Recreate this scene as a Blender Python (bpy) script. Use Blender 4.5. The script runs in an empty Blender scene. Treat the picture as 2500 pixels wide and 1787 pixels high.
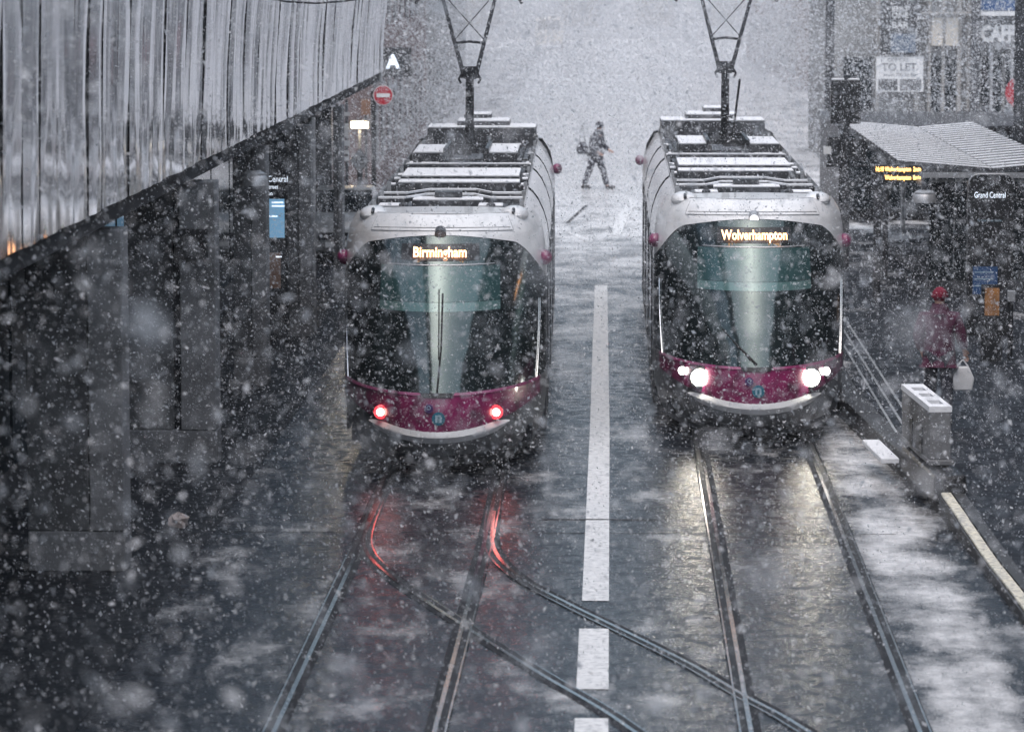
import bpy, bmesh, math, random
import numpy as np
from mathutils import Vector, Matrix, Euler
random.seed(7); rng = np.random.default_rng(11)
S = bpy.context.scene
COL = S.collection
R = math.radians

# ------------------------------------------------------------------ camera, sky, sun, exposure
CAM = Vector((0.0, 0.0, 6.4)); FPX = 9000.0
cd = bpy.data.cameras.new('camera'); cam = bpy.data.objects.new('camera', cd); COL.objects.link(cam)
cam.location = CAM
cam.rotation_euler = (R(90 - 6.30), 0, R(1.534))
cd.sensor_width = 36; cd.lens = 36 * FPX / 2500
cd.clip_start = 0.2; cd.clip_end = 6000
cd.dof.use_dof = True; cd.dof.focus_distance = 48.0; cd.dof.aperture_fstop = 2.9
S.camera = cam
ELEV, AZ = R(68), R(190)
w = bpy.data.worlds.new('World'); S.world = w; w.use_nodes = True
wn = w.node_tree; wn.nodes.clear()
wo = wn.nodes.new('ShaderNodeOutputWorld'); wb = wn.nodes.new('ShaderNodeBackground')
sk = wn.nodes.new('ShaderNodeTexSky'); sk.sky_type = 'NISHITA'; sk.sun_disc = False
sk.sun_elevation = ELEV; sk.sun_rotation = AZ; sk.air_density = 1.0; sk.dust_density = 4.0
hs = wn.nodes.new('ShaderNodeHueSaturation'); hs.inputs['Saturation'].default_value = 0.84
wn.links.new(sk.outputs[0], hs.inputs['Color']); wn.links.new(hs.outputs[0], wb.inputs[0])
wb.inputs[1].default_value = 0.15; hs.inputs['Hue'].default_value = 0.485
wn.links.new(wb.outputs[0], wo.inputs[0])
sl = bpy.data.lights.new('sun', 'SUN'); sl.energy = 1.5; sl.angle = R(140); sl.color = (.95, .97, 1.0)
sun = bpy.data.objects.new('sun', sl); COL.objects.link(sun)
sun.rotation_euler = (R(22), 0, R(-10))
S.view_settings.view_transform = 'Standard'; S.view_settings.look = 'None'
S.view_settings.exposure = 0.30; S.view_settings.gamma = 1.0; S.view_settings.use_curve_mapping = False
S.render.engine = 'CYCLES'
cy = S.cycles
cy.max_bounces = 7; cy.diffuse_bounces = 3; cy.glossy_bounces = 3; cy.transmission_bounces = 4
cy.volume_bounces = 1; cy.transparent_max_bounces = 8; cy.use_denoising = True
cy.caustics_reflective = False; cy.caustics_refractive = False
cy.sample_clamp_indirect = 4.0

# ------------------------------------------------------------------ placing helpers (picture measurements -> metres)
RM = cam.rotation_euler.to_matrix()
def ray(px, py):
    return RM @ Vector(((px - 1250) / FPX, -(py - 893.5) / FPX, -1.0))
def at(px, py, Y):
    d = ray(px, py); return CAM + d * (Y / d.y)
def ground(px, py, z=0.0):
    d = ray(px, py); return CAM + d * ((z - CAM.z) / d.z)

# ------------------------------------------------------------------ materials
def nt(name):
    m = bpy.data.materials.new(name); m.use_nodes = True
    n = m.node_tree; b = n.nodes['Principled BSDF']; return m, n, b
def principled(name, col, rough=.5, metal=0, var=.12, scale=6, bump=0.0, bscale=40, coat=0, dirt=None):
    m, n, b = nt(name)
    tc = n.nodes.new('ShaderNodeTexCoord'); no = n.nodes.new('ShaderNodeTexNoise')
    no.inputs['Scale'].default_value = scale; no.inputs['Detail'].default_value = 6
    n.links.new(tc.outputs['Object'], no.inputs['Vector'])
    cr = n.nodes.new('ShaderNodeValToRGB')
    cr.color_ramp.elements[0].position = .3; cr.color_ramp.elements[1].position = .7
    cr.color_ramp.elements[0].color = tuple(c * (1 - var) for c in col) + (1,)
    cr.color_ramp.elements[1].color = tuple(min(1, c * (1 + var)) for c in col) + (1,)
    n.links.new(no.outputs[0], cr.inputs[0])
    src = cr.outputs[0]
    if dirt:
        n2 = n.nodes.new('ShaderNodeTexNoise'); n2.inputs['Scale'].default_value = dirt[1]; n2.inputs['Detail'].default_value = 8
        n.links.new(tc.outputs['Object'], n2.inputs['Vector'])
        r2 = n.nodes.new('ShaderNodeValToRGB'); r2.color_ramp.elements[0].position = .48; r2.color_ramp.elements[1].position = .68
        n.links.new(n2.outputs[0], r2.inputs[0])
        mx = n.nodes.new('ShaderNodeMixRGB'); n.links.new(r2.outputs[0], mx.inputs[0]); n.links.new(src, mx.inputs[1])
        mx.inputs[2].default_value = tuple(dirt[0]) + (1,); src = mx.outputs[0]
    n.links.new(src, b.inputs['Base Color'])
    b.inputs['Roughness'].default_value = rough; b.inputs['Metallic'].default_value = metal
    b.inputs['Coat Weight'].default_value = coat
    if bump:
        n3 = n.nodes.new('ShaderNodeTexNoise'); n3.inputs['Scale'].default_value = bscale; n3.inputs['Detail'].default_value = 4
        n.links.new(tc.outputs['Object'], n3.inputs['Vector'])
        bp = n.nodes.new('ShaderNodeBump'); bp.inputs['Strength'].default_value = bump; bp.inputs['Distance'].default_value = .02
        n.links.new(n3.outputs[0], bp.inputs['Height']); n.links.new(bp.outputs[0], b.inputs['Normal'])
    return m
def emis(name, col, strength):
    m, n, b = nt(name)
    b.inputs['Base Color'].default_value = tuple(col) + (1,)
    b.inputs['Emission Color'].default_value = tuple(col) + (1,); b.inputs['Emission Strength'].default_value = strength
    return m
def asphalt(name, base, slush, snowcol=(.74, .75, .77), wet=.10, far=False, spec=.5):
    """wet asphalt with a patchy film of slush; `slush` = coverage threshold (lower = more)"""
    m, n, b = nt(name); L = n.links.new
    ge = n.nodes.new('ShaderNodeNewGeometry')
    def noise(sx, sy, sc, det=8, rough=.6):
        mp = n.nodes.new('ShaderNodeMapping'); mp.inputs['Scale'].default_value = (sx, sy, 1)
        L(ge.outputs['Position'], mp.inputs['Vector'])
        t = n.nodes.new('ShaderNodeTexNoise'); t.inputs['Scale'].default_value = sc; t.inputs['Detail'].default_value = det
        t.inputs['Roughness'].default_value = rough; L(mp.outputs[0], t.inputs['Vector']); return t.outputs[0]
    def ramp(src, a, b_, c0=(0, 0, 0, 1), c1=(1, 1, 1, 1)):
        r = n.nodes.new('ShaderNodeValToRGB'); r.color_ramp.elements[0].position = a; r.color_ramp.elements[1].position = b_
        r.color_ramp.elements[0].color = c0; r.color_ramp.elements[1].color = c1; L(src, r.inputs[0]); return r.outputs[0]
    big = noise(1, .55, .9, 9, .68); fine = noise(1, 1, 45, 3); mid = noise(1.0, .8, 5, 6)
    mul = n.nodes.new('ShaderNodeMath'); mul.operation = 'MULTIPLY_ADD'; mul.inputs[1].default_value = .30; L(fine, mul.inputs[0]); L(big, mul.inputs[2])
    src = mul.outputs[0]
    if far:   # whiter beyond the trams: snow dusting plus distance haze put into the colour
        sp = n.nodes.new('ShaderNodeSeparateXYZ'); L(ge.outputs['Position'], sp.inputs[0])
        mr = n.nodes.new('ShaderNodeMapRange'); mr.inputs[1].default_value = 50; mr.inputs[2].default_value = 105
        mr.inputs[3].default_value = 0; mr.inputs[4].default_value = .34; L(sp.outputs[1], mr.inputs[0])
        ad = n.nodes.new('ShaderNodeMath'); L(src, ad.inputs[0]); L(mr.outputs[0], ad.inputs[1]); src = ad.outputs[0]
        # slush left between the outer rail and the platform kerb
        a1 = n.nodes.new('ShaderNodeMapRange'); a1.inputs[1].default_value = 2.62; a1.inputs[2].default_value = 2.95; L(sp.outputs[0], a1.inputs[0])
        a2 = n.nodes.new('ShaderNodeMapRange'); a2.inputs[1].default_value = 3.75; a2.inputs[2].default_value = 3.45; L(sp.outputs[0], a2.inputs[0])
        mm = n.nodes.new('ShaderNodeMath'); mm.operation = 'MULTIPLY'; L(a1.outputs[0], mm.inputs[0]); L(a2.outputs[0], mm.inputs[1])
        ad2 = n.nodes.new('ShaderNodeMath'); ad2.operation = 'MULTIPLY_ADD'; ad2.inputs[1].default_value = .20; L(mm.outputs[0], ad2.inputs[0]); L(src, ad2.inputs[2]); src = ad2.outputs[0]
    mask = ramp(src, slush, slush + .22)
    grain = ramp(fine, .3, .7, tuple(c * .6 for c in base) + (1,), tuple(c * 1.6 for c in base) + (1,))
    tone = n.nodes.new('ShaderNodeMixRGB'); tone.blend_type = 'MULTIPLY'; tone.inputs[0].default_value = .6
    L(grain, tone.inputs[1]); L(ramp(mid, .35, .65, (.55, .55, .6, 1), (1, 1, 1, 1)), tone.inputs[2])
    mx = n.nodes.new('ShaderNodeMixRGB'); L(mask, mx.inputs[0]); L(tone.outputs[0], mx.inputs[1]); mx.inputs[2].default_value = tuple(snowcol) + (1,)
    L(mx.outputs[0], b.inputs['Base Color']); b.inputs['Specular IOR Level'].default_value = spec
    L(ramp(mid, .4, .62, (wet,) * 3 + (1,), (wet + .3,) * 3 + (1,)), b.inputs['Roughness'])
    bp = n.nodes.new('ShaderNodeBump'); bp.inputs['Strength'].default_value = .5; bp.inputs['Distance'].default_value = .012
    L(fine, bp.inputs['Height']); L(bp.outputs[0], b.inputs['Normal'])
    return m

M = {}
M['road'] = asphalt('wet_asphalt', (.012, .0155, .022), .70, far=True, spec=.4)
M['pave'] = asphalt('wet_paving', (.010, .012, .016), .97, wet=.45, far=True, spec=.25)
M['platform'] = asphalt('platform_asphalt', (.012, .015, .021), .84, wet=.45, far=True, spec=.22)
M['line'] = principled('road_paint', (.78, .8, .82), .55, var=.12, scale=9, dirt=((.45, .47, .5), 14))
M['steel'] = principled('rail_steel', (.38, .385, .4), .16, 1, var=.25, scale=14)
M['groove'] = principled('rail_groove', (.008, .008, .01), .6)
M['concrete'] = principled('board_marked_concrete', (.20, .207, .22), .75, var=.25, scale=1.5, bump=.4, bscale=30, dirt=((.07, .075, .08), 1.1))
M['concrete_m'] = principled('shaded_concrete', (.10, .105, .112), .75, var=.25, scale=1.5, bump=.4, bscale=30, dirt=((.03, .032, .035), 1.1))  # darker copy of the concrete, the pillar flank's shade put into its colour
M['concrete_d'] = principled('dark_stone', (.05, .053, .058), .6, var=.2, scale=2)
M['black'] = principled('black_paint', (.012, .013, .016), .4)
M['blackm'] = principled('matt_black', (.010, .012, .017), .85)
M['white'] = principled('white_tram_paint', (.8, .81, .83), .3, coat=.5, var=.04, scale=2, dirt=((.66, .68, .7), 3))
M['silver'] = principled('silver_paint', (.6, .61, .63), .3, .3, var=.06)
M['chrome'] = principled('polished_trim', (.85, .85, .86), .15, 1)
M['purple'] = principled('magenta_paint', (.23, .017, .10), .3, coat=.6, var=.2, scale=3, dirt=((.07, .03, .05), 4.5))
M['grey'] = principled('grey_skirt', (.17, .18, .19), .4, var=.3, scale=3, dirt=((.05, .05, .055), 4))
M['dgrey'] = principled('dark_grey', (.05, .053, .06), .45, var=.3, scale=3)
M['deck'] = principled('roof_deck', (.03, .033, .04), .55, var=.4, scale=5, dirt=((.2, .21, .23), 9))
M['snow'] = principled('snow', (.82, .84, .88), .8, var=.05, scale=8, bump=.5, bscale=25)
M['rubber'] = principled('rubber', (.01, .01, .012), .7)
M['galv'] = principled('galvanised', (.42, .43, .45), .45, .6, var=.15)
M['glass'] = principled('dark_glazing', (.012, .018, .022), .08, 0, var=.2, scale=2)
M['teal'] = principled('teal_band', (.10, .19, .19), .2, 0, var=.15, scale=2)
M['orange_led'] = emis('orange_led', (1.0, .45, .2), 5.5)
M['amber_led'] = emis('amber_led', (1.0, .55, .15), 4.0)
M['white_led'] = emis('white_text', (.8, .88, 1.0), 1.1)
M['head'] = emis('headlamp_lens', (1.0, .93, .78), 40)
M['head_s'] = emis('side_lamp_lens', (1.0, .96, .9), 14)
M['tail'] = emis('tail_lamp_lens', (1.0, .30, .24), 16)
M['tail_ring'] = emis('tail_lamp_ring', (1.0, .05, .07), 1.2)
M['marker'] = emis('marker_lamp', (.9, .95, 1.0), 1.3)
M['tube'] = emis('tube_lamp', (1.0, .86, .62), 16)
M['screen'] = emis('screen_glow', (.25, .5, .75), .35)
M['teal_logo'] = principled('teal_print', (.02, .16, .24), .4)
M['logo_w'] = principled('pale_print', (.35, .5, .6), .4)
M['navy'] = principled('navy_print', (.07, .03, .14), .4)
M['red'] = principled('red_sign', (.45, .02, .04), .4)
M['signwhite'] = principled('white_sign', (.75, .76, .77), .5, var=.05)
M['signgrey'] = principled('grey_print', (.16, .17, .19), .6)
M['cream'] = principled('cream_board', (.62, .58, .52), .6)
M['blue'] = principled('blue_fascia', (.02, .08, .22), .5)
M['dullblue'] = principled('dull_blue_print', (.13, .17, .23), .6, var=.3, scale=6)
M['orange'] = principled('orange_poster', (.35, .16, .05), .6, var=.4, scale=8)
M['brown'] = principled('brown_box', (.3, .18, .13), .7)
M['brick'] = principled('brick_wall', (.17, .13, .13), .85, var=.3, scale=1.2)
M['stone'] = principled('stone_wall', (.33, .32, .31), .8, var=.18, scale=.8, dirt=((.22, .22, .22), .7))
M['farwin'] = principled('dull_window', (.09, .095, .105), .4)
M['palestone'] = principled('haze_pale_wall', (.5, .51, .53), .8, var=.08, scale=.3)  # wall paled so that distance haze sits in its colour
M['stone2'] = principled('grey_stone', (.24, .245, .25), .8, var=.2, scale=.8)
M['skin'] = principled('skin', (.45, .28, .22), .6)
M['coat_p'] = principled('purple_coat', (.065, .010, .036), .85, var=.3, scale=12)
M['hat_r'] = principled('red_hat', (.17, .008, .03), .9, var=.2, scale=20)
M['coat_d'] = principled('dark_coat', (.03, .032, .045), .9)
M['coat_r'] = principled('rust_coat', (.28, .07, .06), .9)
M['bag_w'] = principled('white_plastic', (.7, .71, .73), .4, var=.1)
M['paper'] = principled('crumpled_paper', (.45, .38, .36), .8, var=.2, scale=20)
M['carpaint'] = principled('silver_car_paint', (.5, .51, .52), .3, .3, coat=.5)
M['tactile'] = principled('worn_edge_paint', (.72, .69, .58), .6, var=.2, scale=14, dirt=((.3, .3, .27), 20))
M['tactile_y'] = principled('platform_line_paint', (.34, .36, .38), .6, var=.2, scale=9, dirt=((.07, .08, .09), 7))
M['bronze'] = principled('warm_bulb_glow', (.5, .3, .2), .5)

def glass_front(name, base=(.010, .016, .018, 1)):
    m, n, b = nt(name); L = n.links.new
    b.inputs['Base Color'].default_value = base; b.inputs['Roughness'].default_value = .12
    b.inputs['Specular IOR Level'].default_value = .5
    g = n.nodes.new('ShaderNodeBsdfGlossy'); g.inputs['Color'].default_value = (.42, .62, .62, 1); g.inputs['Roughness'].default_value = .10
    tc = n.nodes.new('ShaderNodeTexCoord'); no = n.nodes.new('ShaderNodeTexNoise'); no.inputs['Scale'].default_value = 30; no.inputs['Detail'].default_value = 3
    L(tc.outputs['Object'], no.inputs['Vector']); bp = n.nodes.new('ShaderNodeBump'); bp.inputs['Strength'].default_value = .08; bp.inputs['Distance'].default_value = .01
    L(no.outputs[0], bp.inputs['Height']); L(bp.outputs[0], g.inputs['Normal'])
    mx = n.nodes.new('ShaderNodeMixShader'); mx.inputs[0].default_value = .095
    out = n.nodes['Material Output']; L(b.outputs[0], mx.inputs[1]); L(g.outputs[0], mx.inputs[2]); L(mx.outputs[0], out.inputs[0])
    return m
M['windshield'] = glass_front('tinted_windscreen'); M['teal_panel'] = glass_front('teal_panel_glass', (.03, .075, .078, 1)); M['teal'] = glass_front('teal_band_glass', (.09, .17, .17, 1))
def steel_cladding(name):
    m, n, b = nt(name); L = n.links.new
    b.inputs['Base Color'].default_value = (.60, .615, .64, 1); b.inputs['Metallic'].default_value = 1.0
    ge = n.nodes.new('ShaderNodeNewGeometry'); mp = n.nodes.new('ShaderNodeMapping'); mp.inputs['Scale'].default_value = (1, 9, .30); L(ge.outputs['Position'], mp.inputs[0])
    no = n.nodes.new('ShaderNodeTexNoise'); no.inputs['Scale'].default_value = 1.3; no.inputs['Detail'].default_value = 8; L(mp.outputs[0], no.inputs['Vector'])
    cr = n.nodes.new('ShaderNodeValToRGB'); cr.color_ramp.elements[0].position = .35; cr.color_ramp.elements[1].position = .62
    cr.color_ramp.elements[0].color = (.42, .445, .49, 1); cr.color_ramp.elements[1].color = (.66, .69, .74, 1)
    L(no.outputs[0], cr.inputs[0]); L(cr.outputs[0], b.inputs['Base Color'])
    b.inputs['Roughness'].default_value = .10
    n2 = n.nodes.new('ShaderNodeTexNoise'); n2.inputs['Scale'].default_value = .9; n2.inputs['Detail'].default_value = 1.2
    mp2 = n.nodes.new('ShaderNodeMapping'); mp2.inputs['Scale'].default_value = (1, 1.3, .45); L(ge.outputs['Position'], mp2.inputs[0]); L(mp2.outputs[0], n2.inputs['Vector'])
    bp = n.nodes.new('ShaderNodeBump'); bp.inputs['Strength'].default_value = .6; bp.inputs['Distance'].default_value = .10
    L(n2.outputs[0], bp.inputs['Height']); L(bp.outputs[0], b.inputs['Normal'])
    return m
M['clad'] = steel_cladding('mirror_steel_cladding')
def flake_mat():
    m = bpy.data.materials.new('snowflake'); m.use_nodes = True; n = m.node_tree; n.nodes.clear()
    o = n.nodes.new('ShaderNodeOutputMaterial'); d = n.nodes.new('ShaderNodeBsdfDiffuse'); t = n.nodes.new('ShaderNodeBsdfTranslucent'); mx = n.nodes.new('ShaderNodeMixShader')
    d.inputs[0].default_value = (.82, .84, .88, 1); t.inputs[0].default_value = (.82, .84, .88, 1)
    mx.inputs[0].default_value = .5; n.links.new(d.outputs[0], mx.inputs[1]); n.links.new(t.outputs[0], mx.inputs[2]); n.links.new(mx.outputs[0], o.inputs[0])
    return m
M['flake'] = flake_mat()

# ------------------------------------------------------------------ mesh builder
def tag(o, label=None, cat=None, group=None, kind=None):
    if label: o['label'] = label
    if cat: o['category'] = cat
    if group: o['group'] = group
    if kind: o['kind'] = kind
    return o
def empty(name, loc, rz=0.0, label=None, cat=None, group=None):
    o = bpy.data.objects.new(name, None); COL.objects.link(o); o.empty_display_size = .2
    o.location = loc; o.rotation_euler = (0, 0, rz); return tag(o, label, cat, group)
class MB:
    def __init__(s): s.v = []; s.f = []
    def add(s, vs, fs):
        k = len(s.v); s.v += [tuple(v) for v in vs]; s.f += [tuple(i + k for i in f) for f in fs]; return s
    def box(s, x0, x1, y0, y1, z0, z1, mat=None):
        vs = [Vector((x, y, z)) for x in (x0, x1) for y in (y0, y1) for z in (z0, z1)]
        if mat is not None: vs = [mat @ v for v in vs]
        return s.add(vs, [(0, 1, 3, 2), (4, 6, 7, 5), (0, 4, 5, 1), (2, 3, 7, 6), (0, 2, 6, 4), (1, 5, 7, 3)])
    def cyl(s, p0, p1, r0, r1=None, n=10):
        r1 = r0 if r1 is None else r1; p0 = Vector(p0); p1 = Vector(p1); d = (p1 - p0).normalized()
        a = d.orthogonal().normalized(); b = d.cross(a); vs = []
        for p, r in ((p0, r0), (p1, r1)):
            vs += [p + (a * math.cos(t) + b * math.sin(t)) * r for t in [2 * math.pi * i / n for i in range(n)]]
        return s.add(vs, [(i, (i + 1) % n, n + (i + 1) % n, n + i) for i in range(n)] + [tuple(range(n))[::-1], tuple(range(n, 2 * n))])
    def tube(s, pts, r, n=8):
        for a, b in zip(pts[:-1], pts[1:]): s.cyl(a, b, r, n=n)
        return s
    def ball(s, c, r, sx=1, sy=1, sz=1, n=12):
        m = n // 2; vs = []
        for i in range(m + 1):
            t = math.pi * i / m
            for j in range(n):
                p = 2 * math.pi * j / n; vs.append((c[0] + r * sx * math.sin(t) * math.cos(p), c[1] + r * sy * math.sin(t) * math.sin(p), c[2] + r * sz * math.cos(t)))
        return s.add(vs, [(i * n + j, (i + 1) * n + j, (i + 1) * n + (j + 1) % n, i * n + (j + 1) % n) for i in range(m) for j in range(n)])
    def lathe(s, c, prof, n=16):
        vs = [(c[0] + r * math.cos(2 * math.pi * j / n), c[1] + r * math.sin(2 * math.pi * j / n), c[2] + z) for r, z in prof for j in range(n)]
        return s.add(vs, [(i * n + j, i * n + (j + 1) % n, (i + 1) * n + (j + 1) % n, (i + 1) * n + j) for i in range(len(prof) - 1) for j in range(n)])
    def grid(s, fn, nu, nv):
        vs = [fn(i / nu, j / nv) for i in range(nu + 1) for j in range(nv + 1)]; k = nv + 1
        return s.add(vs, [(i * k + j, (i + 1) * k + j, (i + 1) * k + j + 1, i * k + j + 1) for i in range(nu) for j in range(nv)])
    def loft(s, rings, closed=False, cap=True):
        n = len(rings[0]); vs = [p for r_ in rings for p in r_]; fs = []
        for i in range(len(rings) - 1):
            for j in range(n if closed else n - 1): fs.append((i * n + j, i * n + (j + 1) % n, (i + 1) * n + (j + 1) % n, (i + 1) * n + j))
        if closed and cap: fs += [tuple(range(n))[::-1], tuple((len(rings) - 1) * n + j for j in range(n))]
        return s.add(vs, fs)
    def mesh(s, name, mat, smooth=False):
        me = bpy.data.meshes.new(name); me.from_pydata(s.v, [], s.f); me.materials.append(mat)
        bm = bmesh.new(); bm.from_mesh(me); bmesh.ops.remove_doubles(bm, verts=bm.verts, dist=1e-5)
        bmesh.ops.recalc_face_normals(bm, faces=bm.faces); bm.to_mesh(me); bm.free()
        if smooth:
            me.polygons.foreach_set('use_smooth', [True] * len(me.polygons))
            try: me.set_sharp_from_angle(angle=R(40))
            except Exception: pass
        return me
    def build(s, name, mat, parent=None, smooth=False, bevel=0, kind=None, loc=None):
        o = bpy.data.objects.new(name, s.mesh(name, mat, smooth)); COL.objects.link(o); o.parent = parent
        if loc is not None: o.location = loc
        if bevel:
            b = o.modifiers.new('b', 'BEVEL'); b.width = bevel; b.segments = 2; b.limit_method = 'ANGLE'
        if kind: o['kind'] = kind
        return o
def text(name, body, size, mat, parent, loc, rz=0.0, tilt=90.0, ext=.004, align='CENTER', sx=1.0, bold=0.0):
    c = bpy.data.curves.new(name, 'FONT'); c.body = body; c.size = size; c.extrude = ext; c.align_x = align; c.align_y = 'CENTER'; c.offset = bold; c.resolution_u = 3
    o = bpy.data.objects.new(name, c); COL.objects.link(o)
    bpy.context.view_layer.update()
    me = bpy.data.meshes.new_from_object(o.evaluated_get(bpy.context.evaluated_depsgraph_get())); bpy.data.objects.remove(o)
    me.materials.clear(); me.materials.append(mat)
    o = bpy.data.objects.new(name, me); COL.objects.link(o); o.parent = parent; o.location = loc; o.rotation_euler = (R(tilt), 0, rz); o.scale = (sx, 1, 1)
    return o
def children(o): return [c for c in bpy.data.objects if c.parent == o]
def copy_tree(o, loc, rz=None, label=None):
    def rec(a, p):
        c = a.copy(); COL.objects.link(c); c.parent = p
        for ch in kids.get(a.name, []): rec(ch, c)
        return c
    kids = {}
    for c in bpy.data.objects:
        if c.parent: kids.setdefault(c.parent.name, []).append(c)
    c = rec(o, None); c.location = loc
    if rz is not None: c.rotation_euler = (0, 0, rz)
    if label: c['label'] = label
    return c

# ------------------------------------------------------------------ ground
g = MB()
g.grid(lambda u, v: (-600 + 1200 * u, -60 + 1460 * v, 0), 6, 10)
ROAD = g.build('street_road', M['road']); tag(ROAD, kind='structure')
PAVEZ = .006
pv = MB(); pv.box(-40, -4.45, -20, 260, -.3, PAVEZ)
PAVE = tag(pv.build('pavement_left', M['pave']), kind='structure')
# right platform: kerb flares away from the track towards the camera
edge = [(3.23, 200), (3.23, 51.5), (3.46, 47.6), (3.77, 43.8), (4.0, 35.6), (4.15, 20), (4.3, -10)]
def pz(y): return .30 if y > 44 else max(.13, .30 - (44 - y) * .03)
pl = MB(); pts = []
def edge_x(y):
    for (x0, y0), (x1, y1) in zip(edge[:-1], edge[1:]):
        if y1 <= y <= y0: return x1 + (x0 - x1) * (y - y1) / (y0 - y1)
    return edge[-1][0]
ys = [-10, 20, 30, 35.6, 38, 40, 42, 43.8, 44.5, 46, 47.6, 49.5, 51.5, 60, 90, 110, 150, 200]
pl.loft([[(edge_x(y) + .30, y, pz(y)), (34, y, pz(y)), (34, y, -.3), (edge_x(y) + .30, y, -.3)] for y in ys], closed=True)
PLAT = tag(pl.build('pavement_right_platform', M['platform']), kind='structure')
def kerb_block(name, mat, y0, y1, xa, xb, dz):
    j = random.uniform(-.006, .006)
    vs = []
    for y in (y0, y1):
        e = edge_x(y) + j; z = pz(y) + dz + random.uniform(-.003, .003)
        zb_ = -.25 if dz < .01 else z - .035
        vs += [(e + xa, y, z), (e + xb, y, z), (e + xb, y, zb_), (e + xa, y, zb_)]
    o = MB().loft([vs[:4], vs[4:]], closed=True).build(name, mat, PLAT, bevel=.012)
for i in range(46): kerb_block('kerb_stone', M['concrete_d'], 44.5 + i, 45.485 + i, 0, .296, .005)
for i in range(27): kerb_block('kerb_stone', M['concrete_d'], 19.6 + i * .92, 20.51 + i * .92, 0, .1605, -.0245)
for i in range(26): kerb_block('edge_stone', M['tactile'], 20.3 + i * .93, 21.21 + i * .93, 0.02, .14, .012)
kr = MB(); kr.loft([[(edge_x(y) + .163, y, pz(y) + .004), (edge_x(y) + .297, y, pz(y) + .004), (edge_x(y) + .297, y, -.3), (edge_x(y) + .163, y, -.3)] for y in ys if y <= 43.9], closed=True)
kr.build('kerb_backing', M['concrete_d'], PLAT)
def ribbon(mb, pts, wdt, z, off=0.0):
    n = len(pts); L_, R_ = [], []
    for i, p in enumerate(pts):
        a = Vector(pts[max(0, i - 1)]); b = Vector(pts[min(n - 1, i + 1)]); d = (b - a).normalized(); q = Vector((-d.y, d.x))
        c = Vector(p) + q * off
        L_.append((*(c + q * wdt / 2), z)); R_.append((*(c - q * wdt / 2), z))
    mb.add(L_ + R_, [(i, i + 1, n + i + 1, n + i) for i in range(n - 1)]); return mb
for x, y0, y1 in ((4.0, 49.8, 66), (3.86, 47.5, 66), (3.71, 47.5, 66)):
    ribbon(MB(), [(x, y0), (x, y1)], .035, .3045).build('platform_line', M['tactile_y'], PLAT)
# road paint
def paint(name, x0, x1, y0, y1, mat='line', z=.006):
    o = MB().grid(lambda u, v: (x0 + (x1 - x0) * u, y0 + (y1 - y0) * v, z), 1, 8).build(name, M[mat], ROAD); return o
paint('centre_line', -.275, -.005, 36.5, 50.0); MB().add([(-.275, 50.0, .006), (-.005, 50.0, .006), (-.06, 72.4, .006), (-.31, 72.4, .006)], [(0, 1, 2, 3)]).build('centre_line', M['line'], ROAD)
paint('centre_dash', -.29, -.005, 32.0, 34.95)
paint('centre_dash', -.29, -.005, 27.6, 30.75)
paint('dark_cross_line', -.8, .55, 41.85, 41.93, 'groove')  # thin dark line laid across the middle of the road
for y in (40.9, 72.6, 57.0):
    ribbon(MB(), [(-4.2, y), (3.2, y)], .03, .0035).build('expansion_joint', M['groove'], ROAD)
# faded markings beyond the trams
ribbon(MB(), [tuple(ground(1385, 545).xy), tuple(ground(1432, 502).xy)], .09, .005).build('tar_seam', M['groove'], ROAD)
ribbon(MB(), [tuple(ground(1502, 575).xy), tuple(ground(1520, 530).xy), tuple(ground(1548, 490).xy)], .25, .006).build('curved_lane_line', M['line'], ROAD)
ribbon(MB(), [tuple(ground(1392, 568).xy), tuple(ground(1440, 590).xy)], .16, .006).build('worn_mark', M['line'], ROAD)

# ------------------------------------------------------------------ tram rails
def bez(pts, n=60):
    P = [Vector(p) for p in pts]; out = []
    for i in range(len(P) - 1):
        p0 = P[max(0, i - 1)]; p1 = P[i]; p2 = P[i + 1]; p3 = P[min(len(P) - 1, i + 2)]
        for k in range(n // (len(P) - 1)):
            t = k / (n // (len(P) - 1))
            out.append(.5 * ((2 * p1) + (-p0 + p2) * t + (2 * p0 - 5 * p1 + 4 * p2 - p3) * t * t + (-p0 + 3 * p1 - 3 * p2 + p3) * t ** 3))
    out.append(P[-1]); return [tuple(p) for p in out]
def rail(track, pts, side, dz=0.0):
    h = MB(); n = len(pts)
    ribbon(MB(), pts, .20, .0045 + dz).build('rail_bed', M['blackm'], track)
    ribbon(MB(), pts, .055, .009 + dz, off=-side * .042).build('rail_groove', M['groove'], track)
    def sect(z): return z
    rb = MB(); ribbon(rb, pts, .042, .013 + dz, off=side * .012); rb.build('rail', M['steel'], track)
    rb = MB(); ribbon(rb, pts, .018, .013 + dz, off=-side * .078); rb.build('guard_lip', M['steel'], track)
TL = tag(empty('tram_track', (0, 0, 0)), kind='structure'); TR = tag(empty('tram_track', (0, 0, 0)), kind='structure'); TX = tag(empty('crossover_track', (0, 0, 0)), kind='structure')
rail(TL, [(-2.83, 18), (-2.80, 30.5), (-2.75, 40), (-2.78, 60), (-2.78, 76)], -1)
rail(TL, [(-1.47, 18), (-1.44, 30.5), (-1.37, 40), (-1.36, 60), (-1.36, 76)], 1)
rail(TR, [(1.18, 10), (1.17, 31), (1.19, 46), (1.15, 78)], -1)
rail(TR, [(2.60, 10), (2.60, 31), (2.63, 46), (2.57, 78)], 1)
rail(TX, bez([(-2.76, 43.5), (-2.70, 40.1), (-2.27, 37.9), (-1.44, 35.2), (-.62, 32.7), (.13, 30.5), (.85, 27.5), (1.15, 22)]), -1, .0012)
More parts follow.
